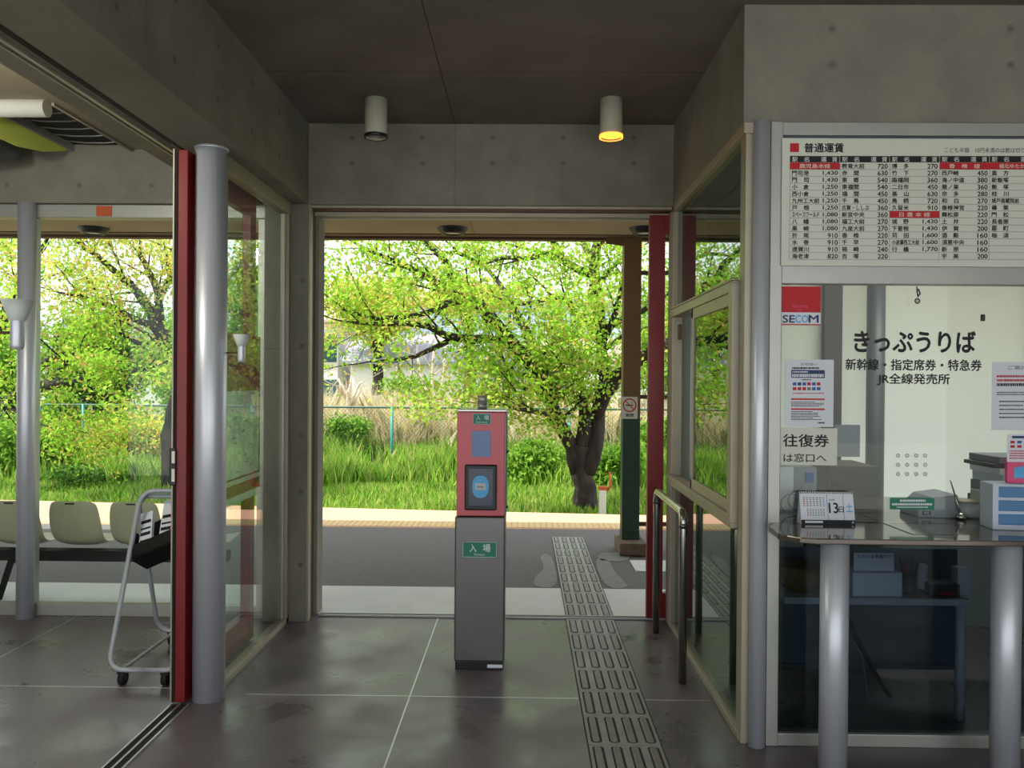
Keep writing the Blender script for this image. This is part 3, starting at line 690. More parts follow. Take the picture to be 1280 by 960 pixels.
# grey ticket printer
pr_ = tag(empty('ticket_printer', (1.8, 3.7, ZK)), 'grey wedge shaped ticket printer inside the window', 'printer')
X0 = atY(1146, 640, 3.63).x; X1 = atY(1196, 640, 3.63).x; H_ = atY(1190, 617, 3.63).z-ZK
X_ = Matrix.Translation((0, 0, 0))
k = MB(); k.add([(X0, 3.62, ZK), (X1, 3.60, ZK), (X1-.01, 3.60, ZK+H_), (X0+.06, 3.62, ZK+H_*.86), (X0+.0, 3.62, ZK+H_*.3),
                 (X0, 3.80, ZK), (X1, 3.80, ZK), (X1-.01, 3.80, ZK+H_), (X0+.06, 3.80, ZK+H_*.86), (X0, 3.80, ZK+H_*.3)],
                [(0, 1, 2, 3, 4), (9, 8, 7, 6, 5), (0, 5, 6, 1), (1, 6, 7, 2), (2, 7, 8, 3), (3, 8, 9, 4), (4, 9, 5, 0)]); k.build('body', M['plastic_grey'], pr_, bevel=.006)
a = atY(1158, 641, 3.618); k = MB(); k.box(a.x-.016, a.x+.016, 3.612, 3.62, a.z-.008, a.z+.008); k.build('paper_slot', M['black'], pr_)
a = atY(1158, 641, 3.611); k = MB(); k.box(a.x-.012, a.x+.012, 3.610, 3.613, a.z-.005, a.z+.005); k.build('slot_flap', M['plastic_grey'], pr_)
a, b = atY(1201, 645, 3.57), atY(1188, 600, 3.63)
k = MB(); k.tube([(a.x, a.y, ZK+.02), b], [.005, .003], 8); k.lathe([(0, -.0), (.02, 0), (.022, .02), (.008, .028), (0, .03)], (a.x, a.y, ZK))
tag(k.build('pen_on_stand', M['steel']), 'slim slanted pen in a round stand beside the printer', 'pen')
a = atY(1219, 640, 3.60)
tp = tag(empty('tape_dispenser', (a.x, 3.6, ZK)), 'pale rounded tape dispenser inside the ticket window', 'tape dispenser')
k = MB(); k.lathe([(0, 0), (.058, 0), (.068, .012), (.066, .045), (.05, .062), (.02, .066), (0, .066)], (a.x, 3.66, ZK)); k.build('body', M['plastic_pale'], tp)
k = MB(); k.lathe([(.0, .067), (.052, .067), (.05, .072), (0, .073)], (a.x-.005, 3.66, ZK)); k.build('roll', M['cream'], tp)
a = atY(1228, 625, 3.72); k = MB(); k.tube([(a.x-.02, 3.74, ZK+.085), (a.x+.02, 3.74, ZK+.125)], .014, 12)
k.box(a.x-.035, a.x+.035, 3.70, 3.78, ZK, ZK+.088)
tag(k.build('stamp_holder', M['booth_dark'], bevel=.003), 'dark stamp holder with a pale handle behind the tape dispenser', 'stamp holder')
# things at the left inside the window
X0 = atY(975, 620, 3.75).x
k = MB(); k.box(X0-.02, X0+.16, 3.74, 3.90, ZK, atY(1000, 584, 3.74).z); k.box(X0-.02, X0+.055, 3.735, 3.74, ZK+.01, ZK+.2, 1)
ds = tag(k.build('document_rack', [M['plastic_grey'], M['paper']], bevel=.003), 'grey rack holding white papers at the left end inside the window', 'rack')
a = atY(1012, 597, 3.73); k = MB(); k.box(a.x-.017, a.x+.017, 3.728, 3.733, a.z-.022, a.z+.022); tag(k.build('label_plate', M['blueink'], ds), 'blue label')
k = MB()
for i in range(3):
    pts = []
    for q in range(14):
        t_ = q/13*math.pi*1.6+i; pts.append((X0+.02+.035*i+.05*math.cos(t_), 3.64+.01*i, ZK+.05+.045*math.sin(t_)+.015*i))
    k.tube(pts, .003, 6)
tag(k.build('cable_coil', M['booth_dark']), 'loops of dark cable inside the window behind the calendar', 'cable')
X0, X1, Z0, Z1 = rectY(1034, 583, 1086, 650, 4.25)
k = MB(); k.box(X0, X1+.05, 4.25, 4.6, 0, Z1); k.box(X0+.01, X1+.04, 4.245, 4.25, .45, Z1-.02)
tag(k.build('filing_cabinet', M['booth_brown'], bevel=.004), 'dark brown cabinet behind the ticket counter', 'cabinet')

# booth inner shelf with things under the counter
Zs = .545; xs0 = atY(978, 735, 3.75).x; xs1 = atY(1208, 735, 3.75).x
sh = tag(empty('inner_shelf', ((xs0+xs1)/2, 3.9, 0)), 'grey shelf seen through the smoked glass under the counter', 'shelf')
k = MB(); k.box(xs0, xs1, 3.72, 4.05, Zs-.03, Zs); k.build('shelf_board', M['plastic_pale'], sh, bevel=.004)
k = MB(); k.cyl((xs1-.02, 3.76), .022, 0, Zs-.03, 20); k.build('leg', M['plastic_pale'], sh)
k = MB(); k.cyl((xs0+.03, 3.98), .022, 0, Zs-.03, 20); k.build('leg', M['plastic_pale'], sh)
k = MB(); k.box(xs0-.05, xs1+.12, 4.06, 4.09, .12, .70); k.box(xs0-.05, xs1+.12, 4.05, 4.06, .12, .14)
tag(k.build('partition_panel', M['booth_dark']), 'dark grey modesty panel behind the inner shelf', 'panel')
X0, X1, Z0, Z1 = rectY(1066, 700, 1128, 729, 3.76); fbx = tag(empty('file_box', (X0, 3.76, Zs)), 'white file box with a card of black print on the inner shelf', 'file box')
k = MB(); k.box(X0, X1, 3.76, 3.9, Zs, Zs+.105); k.build('box_body', M['paper'], fbx, bevel=.002)
T = MB(); T.box(X0+.02, X1-.02, 3.80, 3.802, Zs+.10, Zs+.185, 1); textY(T, 'ただいま準備中です', 1072, 693, 1120, 698, 3.799, 0, .01)
T.build('card', [M['ink'], M['paper']], fbx)
a = atY(1000, 705, 3.85); k = MB(); k.lathe([(0, 0), (.06, 0), (.10, .05), (.12, .12), (.115, .12), (.095, .055), (.05, .01), (0, .01)], (a.x, 3.86, Zs))
tag(k.build('round_basket', M['basket']), 'brown round basket at the left end of the inner shelf', 'basket')
X0, X1, Z0, Z1 = rectY(1163, 714, 1200, 729, 3.76); k = MB(); k.box(X0, X1, 3.76, 3.86, Zs, Zs+.055); k.box(X0+.03, X1-.02, 3.7585, 3.76, Zs+.01, Zs+.018, 1)
tag(k.build('black_case', [M['black'], M['redink']], bevel=.003), 'small black case on the inner shelf', 'case')
X0, X1, Z0, Z1 = rectY(1200, 696, 1216, 729, 3.78); k = MB(); k.box(X0, X1, 3.80, 3.86, Zs, Zs+.12)
tag(k.build('paper_holder', M['plastic_pale'], bevel=.003), 'pale paper holder at the right end of the inner shelf', 'holder')
a = atY(1137, 710, 3.8)
for i in range(4):
    k = MB(); xx = a.x-.012+i*.014; k.tube([(xx, 3.82, Zs), (xx+.012*(i-1.5), 3.83, Zs+.15-.01*(i % 2))], .005, 8)
    tag(k.build('pen', M[('black', 'redink', 'black', 'navy')[i]]), ['black pen leftmost in the cup on the inner shelf', 'red pen in the cup on the inner shelf', 'black pen right of the red pen on the inner shelf', 'navy pen rightmost in the cup on the inner shelf'][i], 'pen', 'pens on the inner shelf')
k = MB(); k.lathe([(.03, 0), (.032, .09), (.029, .09), (.027, .005), (0, .005)], (a.x+.008, 3.82, Zs)); tag(k.build('pen_cup', M['black']), 'black pen cup on the inner shelf', 'cup')
a = atY(1150, 712, 3.84); k = MB(); k.tube([(a.x, 3.84, Zs+.02), (a.x+.015, 3.84, Zs+.13)], [.03, .018], 14)
tag(k.build('glue_bottle', M['plastic_pale']), 'pale bottle leaning on the inner shelf beside the pens', 'bottle')
k = MB(); pts = [atY(x_, y_, 4.02) for x_, y_ in ((1062, 775), (1072, 800), (1088, 830), (1105, 860), (1125, 885), (1150, 900))]; k.tube(pts, .010, 8)
tag(k.build('power_cable', M['black']), 'thick dark cable sloping down under the counter', 'cable')
k = MB(); pts = [atY(x_, y_, 4.0) for x_, y_ in ((1063, 795), (1078, 820), (1082, 850), (1088, 885), (1100, 900), (1112, 905))]; k.tube(pts, .004, 6)
tag(k.build('thin_cable', M['plastic_grey']), 'thin grey cable hanging under the counter', 'cable')

# booth back wall with frosted windows
by = 5.2
w = MB(); w.box(1.58, 3.12, by, by+.06, 0, .62); w.box(1.58, 3.12, by, by+.06, 2.35, ZB); w.box(.95, 1.58, by, by+.06, 0, ZB)
w.box(3.12, 4.6, by, by+.06, 0, ZB)
tag(w.build('wall_back', M['booth_wall']), 'back wall of the ticket office', kind='structure')
win = tag(empty('window_5', (2.3, by, .6)), 'frosted back windows of the ticket office', kind='structure')
k = MB()
for a, b in ((1028, 1050),):
    k.box(atY(a, 480, by).x, atY(b, 480, by).x, by-.03, by+.05, .62, 2.35)
k.build('mullion', M['booth_brown'], win)
k = MB(); k.box(1.58, 3.12, by+.02, by+.028, .62, 2.35); k.build('pane', M['frost'], win)
k = MB(); k.cyl((atY(1096, 480, 5.1).x, 5.12), .053, 0, ZB, 32)
tag(k.build('column', M['plinth_grey']), 'dark silver column in front of the frosted back window', kind='structure')
w = MB(); w.box(3.6, 3.7, FY+.05, by, 0, ZB); tag(w.build('wall_booth', M['booth_wall']), 'far side wall of the ticket office', kind='structure')
c = MB(); c.box(1.15, 3.7, YF+.22, by, ZB-.02, ZB); tag(c.build('ceiling_booth', M['booth_wall']), 'ticket office ceiling', kind='structure')
l = bpy.data.lights.new('added_booth_fill', 'AREA'); l.energy = 16; l.shape = 'RECTANGLE'; l.size = 1.2; l.size_y = .1; l.color = (1, 1, .92)  # added fill lamp, unseen, to brighten the frosted panes
o = bpy.data.objects.new('added_booth_fill', l); col.objects.link(o); o.location = (2.5, 4.3, 2.44)
c = MB(); c.box(1.88, 3.12, 4.24, 4.36, 2.45, 2.545); tag(c.build('added_strip_light', M['white'], bevel=.01), 'added white strip light fitting, unseen, on the ticket office ceiling', 'strip light')  # housing added to go with the booth fill lamp

# ================================================================== THINGS IN THE PASSAGE
# ceiling lamps
def downlight(px, lit):
    a = atZ(px, 122, ZC); x, y = a.x, a.y+.03
    root = empty('ceiling_light', (x, y, ZC))
    tag(root, 'cylindrical ceiling lamp glowing orange, right of the two' if lit else 'cylindrical ceiling lamp switched off, left of the two', 'ceiling light', 'cylindrical lamps under the concrete ceiling')
    k = MB(); k.lathe([(.0, 0), (.063, 0), (.063, -.212), (.0625, -.214), (.056, -.214), (.056, -.13), (0, -.13)], (x, y, ZC), 40); k.build('housing', M['lamp_white'], root)
    k = MB(); k.lathe([(.0645, -.198), (.066, -.20), (.066, -.216), (.057, -.217), (.056, -.205)], (x, y, ZC), 40); k.build('rim', M['lamp_on'] if lit else M['black'], root)
    k = MB(); k.lathe([(0, -.17), (.03, -.172), (.054, -.195), (.0555, -.205)], (x, y, ZC), 32); k.build('reflector', M['lamp_on'] if lit else M['lamp_glass'], root)
    if lit:
        l = bpy.data.lights.new('lamp_bulb', 'SPOT'); l.energy = 6; l.color = (1, .55, .2); l.spot_size = R(95); l.spot_blend = .8; l.shadow_soft_size = .03
        o = bpy.data.objects.new('lamp_bulb', l); col.objects.link(o); o.location = (x, y, ZC-.22)
downlight(469, False); downlight(765, True)

# gate machine
gx0, gx1, gy = -.348, -.088, 4.30
gm = tag(empty('ticket_reader', ((gx0+gx1)/2, gy+.13, 0)), 'free standing steel card reader post with a salmon red head', 'card reader')
zt = 1.345; zs = atY(600, 645, gy).z
def taper(z): return (zt-z)/zt*.006
k = MB()
k.box(gx0, gx1, gy, gy+.27, .045, zs-.004); k.build('lower_body', M['steel_brushed'], gm, bevel=.008)
k = MB(); k.box(gx0+.006, gx1-.006, gy+.008, gy+.262, 0, .046); k.build('base', M['black'], gm, bevel=.003)
k = MB(); k.box(gx0+.01, gx1+.004, gy+.004, gy+.27, zs, zt-.012); k.build('head_case', M['steel_brushed'], gm, bevel=.006)
k = MB(); k.box(gx0+.008, gx1-.006, gy-.003, gy+.02, zs, zt-.012); k.build('front_panel', M['pink'], gm, bevel=.004)
k = MB(); k.box(gx0+.008, gx1+.004, gy-.003, gy+.27, zt-.011, zt+.002); k.build('top_cap', M['steel'], gm, bevel=.003)
ax = atY(603, 503, gy+.1).x
k = MB(); k.cyl((ax, gy+.1), .026, zt+.002, zt+.03, 24); k.cyl((ax, gy+.1), .029, zt+.03, zt+.034, 24); k.cyl((ax, gy+.1), .026, zt+.034, zt+.072, 24); k.build('sensor_cap', M['alu_frame'], gm)
def face(px, d, name, mt, bev=.002, thick=.006, lab=None):
    X0, X1, Z0, Z1 = rectY(*px, gy); k = MB(); k.box(X0, X1, gy-.003-d-thick, gy-.003-d+thick*0+.001, Z0, Z1); o = k.build(name, M[mt], gm, bevel=bev)
    if lab: tag(o, lab)
    return gy-.003-d-thick-.0006
y = face((591, 517, 613.5, 530.5), 0, 'entry_sign', 'greenink', .001, .002, 'small green entry sign on the head')
T = MB(); textY(T, '入', 595, 519, 600.5, 525, y, 0, .01); textY(T, '場', 605, 519, 611, 525, y, 0, .01); textY(T, 'Entrance', 595.5, 526.3, 609, 528.8, y, 0)
X0, X1, Z0, Z1 = rectY(591.2, 517.2, 613.3, 530.3, y)
for q in ((X0, X1, Z1-.0015, Z1), (X0, X1, Z0, Z0+.0015), (X0, X0+.0015, Z0, Z1), (X1-.0015, X1, Z0, Z1)): T.rY(*q, y)
T.build('sign_print', M['paper'], gm)
M['screen'] = mat('blue_grey_screen', (96, 124, 172), .3)
y = face((590, 538.5, 613.5, 571), -.0, 'display_screen', 'screen', .001, .001)
y = face((581, 580.5, 621, 637.5), 0, 'reader_frame', 'black', .010, .014)
M['readerglass'] = mat('dark_blue_reader_glass', (52, 62, 84), .25)
X0, X1, Z0, Z1 = rectY(585.5, 585.5, 616.5, 632.5, gy-.017)
k = MB(); k.box(X0, X1, gy-.0185, gy-.015, Z0, Z1); rd = k.build('reader_face', M['readerglass'], gm, bevel=.002)
# blue oval
cxp, czp = atY(600.5, 608.5, gy-.019).x, atY(600.5, 608.5, gy-.019).z
k = MB(); ww, hh = 10.3/FPX*4.28, 14/FPX*4.28; pl = []
for i in range(40):
    an = 2*math.pi*i/40; c_, s_ = math.cos(an), math.sin(an); pl.append((cxp+ww*math.copysign(abs(c_)**.8, c_), gy-.0192, czp+hh*math.copysign(abs(s_)**.8, s_)))
k.add(pl, [tuple(range(40))]); k.box(cxp-.028, cxp+.028, gy-.0205, gy-.0193, czp-.016, czp+.018, 1)
k.box(cxp-.018, cxp+.018, gy-.0208, gy-.0204, czp-.004, czp+.004, 2)
k.build('touch_mark', [M['lightblue'], M['plastic_pale'], M['plastic_grey']], gm)
y = face((578, 677, 621, 697), 0, 'entry_sign', 'greenink', .001, .001, 'larger green entry sign on the steel body')
y = gy-.0047; T = MB(); textY(T, '入', 587, 680, 595.5, 690, y, 0, .012); textY(T, '場', 603.5, 680, 613, 690, y, 0, .012); textY(T, 'Entrance', 593, 691.5, 606, 694.5, y, 0)
X0, X1, Z0, Z1 = rectY(578.4, 677.4, 620.6, 696.6, y)
for q in ((X0, X1, Z1-.002, Z1), (X0, X1, Z0, Z0+.002), (X0, X0+.002, Z0, Z1), (X1-.002, X1, Z0, Z1)): T.rY(*q, y)
T.build('sign_print', M['paper'], gm)
T = MB(); X0, X1, Z0, Z1 = rectY(609, 831, 628, 835, gy+.005); T.box(X0, X1, gy+.0055, gy+.0085, Z0, Z1); T.build('maker_plate', M['paper'], gm)
for z_ in (atY(634, 566, gy).z, atY(634, 636, gy).z):
    k = MB(); k.tube([(gx1+.004, gy+.06, z_), (gx1+.012, gy+.06, z_)], .008, 12); k.build('bolt', M['black'], gm)

# handrail
hr = tag(empty('handrail', (.80, 4.6, 0)), 'bent stainless steel handrail beside the ticket office', 'handrail')
k = MB(); Hh = .845; ya, yb2 = 4.16, 4.99; r_ = .05; pts = [(.80, ya, 0), (.80, ya, Hh-r_)]
for i in range(1, 6): an = math.pi/2*i/6; pts.append((.80, ya+r_*(1-math.cos(an)), Hh-r_+r_*math.sin(an)))
pts += [(.80, ya+r_, Hh), (.80, yb2-r_, Hh)]
for i in range(1, 6): an = math.pi/2*(1-i/6); pts.append((.80, yb2-r_*(1-math.cos(an)), Hh-r_+r_*math.sin(an)))
pts += [(.80, yb2, Hh-r_), (.80, yb2, 0)]
k.tube(pts, .021, 20); k.build('tube', M['steel'], hr)
for y_ in (ya, yb2):
    k = MB(); k.cyl((.80, y_), .0225, Hh-.075, Hh-.05, 20); k.build('joint_collar', M['steel_brushed'], hr)

# ================================================================== WAITING ROOM
# inner ceiling with grille
c = MB(); c.box(-6, -2.79, -2, YB, 2.90, 2.93); c.box(-2.42, -1.8, -2, YB, 2.90, 2.93); c.box(-2.79, -2.42, -2, 4.25, 2.9, 2.93)
tag(c.build('ceiling_waiting_room', M['soffit']), 'plain waiting room ceiling', kind='structure')
gr = tag(empty('ceiling_grille', (-2.6, 4.7, 2.9)), 'dark mesh ceiling grille strip with pale cross bars in the waiting room', 'ceiling grille')
k = MB(); k.box(-2.79, -2.42, 4.25, YB, 2.93, 2.94); k.build('mesh_panel', M['grille'], gr)
for x in (-2.79, -2.42): 
    k = MB(); k.box(x-.008, x+.008, 4.25, YB, 2.885, 2.93); k.build('edge_frame', M['alu_frame'], gr)
for i in range(6):
    y_ = 4.33+i*.14; k = MB(); k.tube([(-2.78, y_, 2.925), (-2.66, y_, 2.914), (-2.54, y_, 2.914), (-2.43, y_, 2.925)], .004, 6); k.build('cross_bar', M['alu_frame'], gr)
k = MB(); k.tube([(-4.5, 4.22, 2.86), (-2.43, 4.22, 2.86)], .045, 20)
tag(k.build('white_pipe', M['white']), 'thick white pipe under the waiting room ceiling', 'pipe')
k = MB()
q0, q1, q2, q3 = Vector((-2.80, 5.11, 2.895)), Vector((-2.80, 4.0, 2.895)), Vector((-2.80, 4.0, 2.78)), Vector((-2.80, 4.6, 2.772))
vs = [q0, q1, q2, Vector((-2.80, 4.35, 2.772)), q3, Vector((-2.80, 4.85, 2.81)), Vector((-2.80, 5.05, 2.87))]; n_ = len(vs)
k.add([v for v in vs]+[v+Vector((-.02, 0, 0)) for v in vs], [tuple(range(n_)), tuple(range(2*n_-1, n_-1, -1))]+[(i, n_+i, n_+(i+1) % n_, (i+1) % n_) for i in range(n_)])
tag(k.build('glow_tinted_baffle', M['glow_tint']), 'curved sheet tinted yellow green for a reflected glow beside the ceiling grille', 'baffle')  # sheet whose bright colour stands in for a glow
k = MB(); k.tube([(-5.5, 4.75, 2.79), (-3.3, 4.75, 2.79), (-3.12, 4.80, 2.80), (-3.0, 4.9, 2.83)], .06, 20)
for i in range(12): k.tube([(-3.3-.12*i, 4.75, 2.79), (-3.29-.12*i, 4.75, 2.79)], .064, 20)
tag(k.build('air_duct', M['duct']), 'shiny spiral air duct at the top left', 'duct')
l = bpy.data.lights.new('added_room_fill', 'POINT'); l.energy = 42; l.shadow_soft_size = .08; l.color = (1, 1, .88)  # added out-of-view fill lamp to brighten the baffle and ceiling
o = bpy.data.objects.new('added_room_fill', l); col.objects.link(o); o.location = (-2.45, 2.9, 2.60)
k = MB(); k.box(-2.95, -1.86, 2.87, 2.93, 2.78, 2.90); tag(k.build('added_strip_light', M['white']), 'added white strip light fitting, out of view, on the waiting room ceiling', 'strip light')  # unseen fitting added above the waiting room fill lamp

# uplight lamps
def uplight(px, py0, py1, Y, pole_px, lab):
    s_ = Y/FPX; a = atY(px, py0, Y); root = empty('uplight_lamp', (a.x, Y, a.z)); tag(root, lab, 'lamp', 'small uplights beside the silver columns')
    z1 = a.z; h = atY(px, py0, Y).z-atY(px, py1, Y).z; r = h*.31
    k = MB(); k.lathe([(r*.45, -h*.42), (r*.52, -h*.40), (r*.98, 0), (r*.94, 0), (r*.5, -h*.38)], (a.x, Y, z1)); k.build('shade', M['frost_lamp'], root)
    k = MB(); k.lathe([(r*.40, -h*.38), (r*.42, -h*.42), (r*.42, -h*.92), (r*.34, -h*.99), (0, -h)], (a.x, Y, z1)); k.build('lamp_body', M['alu'], root)
    p_ = atY(pole_px, py0, Y).x if pole_px is not None else -1.392
    k = MB(); k.tube([(a.x-r*.38, Y, z1-h*.66), (p_, Y, z1-h*.66)], r*.1, 10); k.build('arm', M['brown'], root)
    if pole_px is None: return
    k = MB(); k.cyl((p_, Y), .018, 0.004, z1-h*.5, 14); k.lathe([(0, .004), (.11, .004), (.11, .012), (.02, .03), (0, .03)], (p_, Y, 0)); k.build('pole', M['alu'], root)
uplight(22, 375, 437, 2.35, -45, 'white funnel shaped uplight at the left edge in front of the slim column')
uplight(302, 418, 453, 3.885, None, 'small funnel shaped uplight fixed on a short arm to the large silver column')

# route map film on the glass
z = lambda X, Y, px, py: None
k = MB(); Xm = -1.494
ya_, yb_ = 4.17, 4.71
z0, z1 = .845, 1.73
k.box(Xm, Xm+.003, ya_, yb_, z0, z1, 0); e = Xm+.0045
k.box(Xm+.003, e, ya_, yb_, z0+.04, z0+.10, 1); k.box(Xm+.003, e, ya_, yb_, z0+.125, z0+.135, 1); k.box(Xm+.003, e, ya_, yb_, z1-.30, z1, 1); k.box(Xm+.003, e, yb_-.02, yb_, z0+.13, z1-.30, 1)
rm = tag(k.build('route_map_poster', [M['decal'], M['decal_red']]), 'translucent route map poster with red borders behind the left glazing', 'poster')
k = MB(); rg = random.Random(3)
for i in range(22):
    y_, zz = rg.uniform(4.2, 4.6), rg.uniform(z0+.15, z0+.45); k.box(e, e+.001, y_, y_+rg.uniform(.02, .06), zz, zz+.006)
k.build('print', M['greytext'], rm)

# newspaper cart
ca = tag(empty('newspaper_cart', (-1.85, 4.3, 0)), 'grey tubular A frame rack on castors holding newspapers', 'rack')
def loop(xa, xb, ybot, ytop, zbot, ztop, r=.014, rc=.07):
    def P_(x, t): return Vector((x, ybot+(ytop-ybot)*t, zbot+(ztop-zbot)*t))
    H_ = ztop-zbot; c = rc/H_; out = []
    out.append(P_((xa+xb)/2, 0))
    for i in range(7): an = math.pi/2*i/6; out.append(P_(xa+rc*(1-math.sin(an)), c*(1-math.cos(an))))
    for i in range(7): an = math.pi/2*i/6; out.append(P_(xa+rc*(1-math.cos(an)), 1-c+c*math.sin(an)))
    for i in range(7): an = math.pi/2*i/6; out.append(P_(xb-rc*(1-math.sin(an)), 1-c+c*math.cos(an)))
    for i in range(7): an = math.pi/2*i/6; out.append(P_(xb-rc*(1-math.cos(an)), c*(1-math.sin(an))))
    out.append(P_((xa+xb)/2, 0)); return out
a0 = -2.01; a1 = -1.66
k = MB(); k.tube(loop(a0, a1, 4.03, 4.38, .075, .90), .0125, 12); k.build('frame_loop', M['tube_paint'], ca)
k = MB(); k.tube(loop(a0-.03, a1, 4.66, 4.40, .075, .87), .0125, 12); k.build('frame_loop', M['tube_paint'], ca)
k = MB(); k.tube([(a0+.06, 4.05, .07), (a0+.06, 4.64, .07)], .009, 10); k.build('tie_bar', M['tube_paint'], ca)
for x_, y_ in ((a0+.07, 4.04), (a1-.07, 4.04), (a0+.05, 4.66), (a1-.07, 4.66)):
    k = MB(); k.tube([(x_-.014, y_, .032), (x_+.014, y_, .032)], .031, 18); k.box(x_-.02, x_+.02, y_-.02, y_+.02, .055, .07); k.build('castor', M['rubber'], ca)
X_ = Matrix.Translation((a0+.02, 4.26, .59)) @ Matrix.Rotation(R(-24), 4, 'Y') @ Matrix.Rotation(R(-35), 4, 'X')
k = MB(); k.box(0, .42, -.02, .10, -.05, -.03, 0, X_); k.box(0, .42, -.02, -.012, -.05, .04, 0, X_); k.box(0, .01, -.02, .10, -.05, .13, 0, X_); k.box(0, .42, .09, .10, -.05, .2, 0, X_)
k.build('tray', M['black'], ca)
for i, (dx, hh, lab) in enumerate(((.01, .26, 'folded newspaper nearest the left end of the rack'), (.10, .30, 'folded newspaper in the middle of the rack'), (.20, .32, 'folded newspaper half hidden by the red door'))):
    k = MB(); X2 = X_ @ Matrix.Translation((dx, .01+.02*i, -.03)) @ Matrix.Rotation(R(8+6*i), 4, 'Y')
    k.box(0, .07, 0, .02, 0, hh, 0, X2); 
    for q in range(6): k.box(.006, .062, -.0012, 0, .02+q*.035, .03+q*.035+.008*(q % 2), 1, X2)
    tag(k.build('newspaper', [M['paper'], M['ink']]), lab, 'newspaper', 'newspapers in the tubular rack')

# ================================================================== PLATFORM
# seats
def seat(xc, root, Y=5.62):
    k = MB(); W2 = .175
    prof = []   # shell section: back top -> seat front
    sec = [(Y-.13, .675), (Y-.125, .60), (Y-.10, .50), (Y-.07, .42), (Y-.02, .365), (Y+.08, .35), (Y+.22, .36), (Y+.32, .38), (Y+.35, .365)]
    nx = 10; vs = []
    for j_, (yy, zz) in enumerate(sec):
        wf = (.88, .96, 1.02, 1.0, .98, 1, 1, .98, .94)[j_]
        for i in range(nx+1):
            u = i/nx*2-1; curl = abs(u)**3
            dz = .02*curl if j_ > 3 else (-.02*curl**2 if j_ == 0 else 0); dy = .045*curl if j_ <= 4 else 0
            vs.append((xc+W2*wf*u, yy+dy, zz+dz))
    m_ = nx+1; fs = [(j_*m_+i, j_*m_+i+1, (j_+1)*m_+i+1, (j_+1)*m_+i) for j_ in range(len(sec)-1) for i in range(nx)]
    k.add(vs, fs, 0, True); o = k.build('seat_shell', M['cream'], root)
    so = o.modifiers.new('solid', 'SOLIDIFY'); so.thickness = .012; so.offset = 0
    ss = o.modifiers.new('sub', 'SUBSURF'); ss.levels = 1; ss.render_levels = 2
    k = MB(); k.box(xc-.03, xc+.03, Y-.138, Y-.12, .652, .662); k.build('grip_slot', M['black'], root)
bench = tag(empty('platform_bench', (-3, 5.6, 0)), 'row of cream moulded seats on a dark beam, seen from behind', 'bench')
xs = [atY(p_, 650, 5.49).x for p_ in (11, 87, 164, 240)]; d_ = (xs[3]-xs[0])/3
for i in range(-3, 4): seat(xs[0]+d_*i, bench)
k = MB(); k.box(xs[0]-3.4*d_, xs[3]+.2, 5.56, 5.66, .26, .33); k.build('beam', M['rubber'], bench)
for x_ in (atY(16, 700, 5.6).x, xs[0]-3.2*d_, xs[3]+.1):
    k = MB(); k.tube([(x_, 5.6, .28), (x_-.07, 5.56, 0)], .022, 10); k.build('leg', M['rubber'], bench)
    k = MB(); k.tube([(x_, 5.62, .28), (x_-.07, 5.95, 0)], .022, 10); k.build('leg', M['rubber'], bench)

# canopy
ZS = 2.75; YE = 7.2
c = MB(); c.box(-12, 12, 5.35, YE, ZS, ZS+.22); c.box(-12, 12, YE-.03, YE, ZS-.008, ZS, 1)
c.box(-.433, -.428, 5.4, YE, ZS-.001, ZS, 1)
tag(c.build('canopy_soffit', [M['soffit'], M['brown']]), 'cream underside of the concrete eaves over the platform', kind='structure')
cp = tag(empty('platform_canopy', (0, 7.6, ZS)), 'brown steel framed canopy edge with braces beyond the eaves', kind='structure')
k = MB(); k.box(-12, 12, YE+.04, 7.62, ZS+.16, ZS+.20); k.build('deck', M['brown'], cp)
for y_ in (YE+.12, 7.56): k = MB(); k.box(-12, 12, y_-.05, y_+.05, ZS+.01, ZS+.16); k.build('purlin', M['brown'], cp)
k = MB(); k.box(-12, 12, 7.42, 7.46, ZS+.1, ZS+.16); k.build('purlin', M['brown'], cp)
for xp in (atY(455, 297, 7.7).x, atY(160, 296, 7.7).x):
    k = MB(); k.tube([(xp-.3, YE+.05, ZS+.10), (xp+.25, 7.56, ZS+.10)], .035, 6); k.build('brace', M['ochre'], cp)
k = MB(); k.tube([(atY(400, 297, 7.7).x, YE+.1, ZS+.12), (atY(620, 297, 7.7).x, 7.56, ZS+.12)], .015, 6); k.build('brace', M['ochre'], cp)
# green column
gx = atY(786.5, 600, 7.5).x; gw = 10.8/FPX*7.45; GY = 7.45
gc = tag(empty('platform_column', (gx, GY, 0)), 'square platform column painted green below and ochre above', kind='structure')
zsp = atY(786, 523, GY-.09).z
k = MB(); k.box(gx-gw, gx+gw, GY-.075, GY+.075, .16, zsp); k.build('green_section', M['greenpaint'], gc, bevel=.004)
k = MB(); k.box(gx-gw, gx+gw, GY-.075, GY+.075, zsp, ZS+.08); k.build('ochre_section', M['ochre'], gc, bevel=.004)
pz = MB(); pw = 17/FPX*7.3; pz.box(gx-pw, gx+pw, 7.17, 7.60, 0, .105); pz.build('plinth', M['plinth'], gc, bevel=.01)
k = MB(); k.box(gx-gw-.0, gx+gw+.0, GY-.09, GY+.09, .105, .165); k.build('base_plate', M['greenpaint'], gc)
a, b = atY(770, 306, 7.4), atY(779, 296, 7.4)
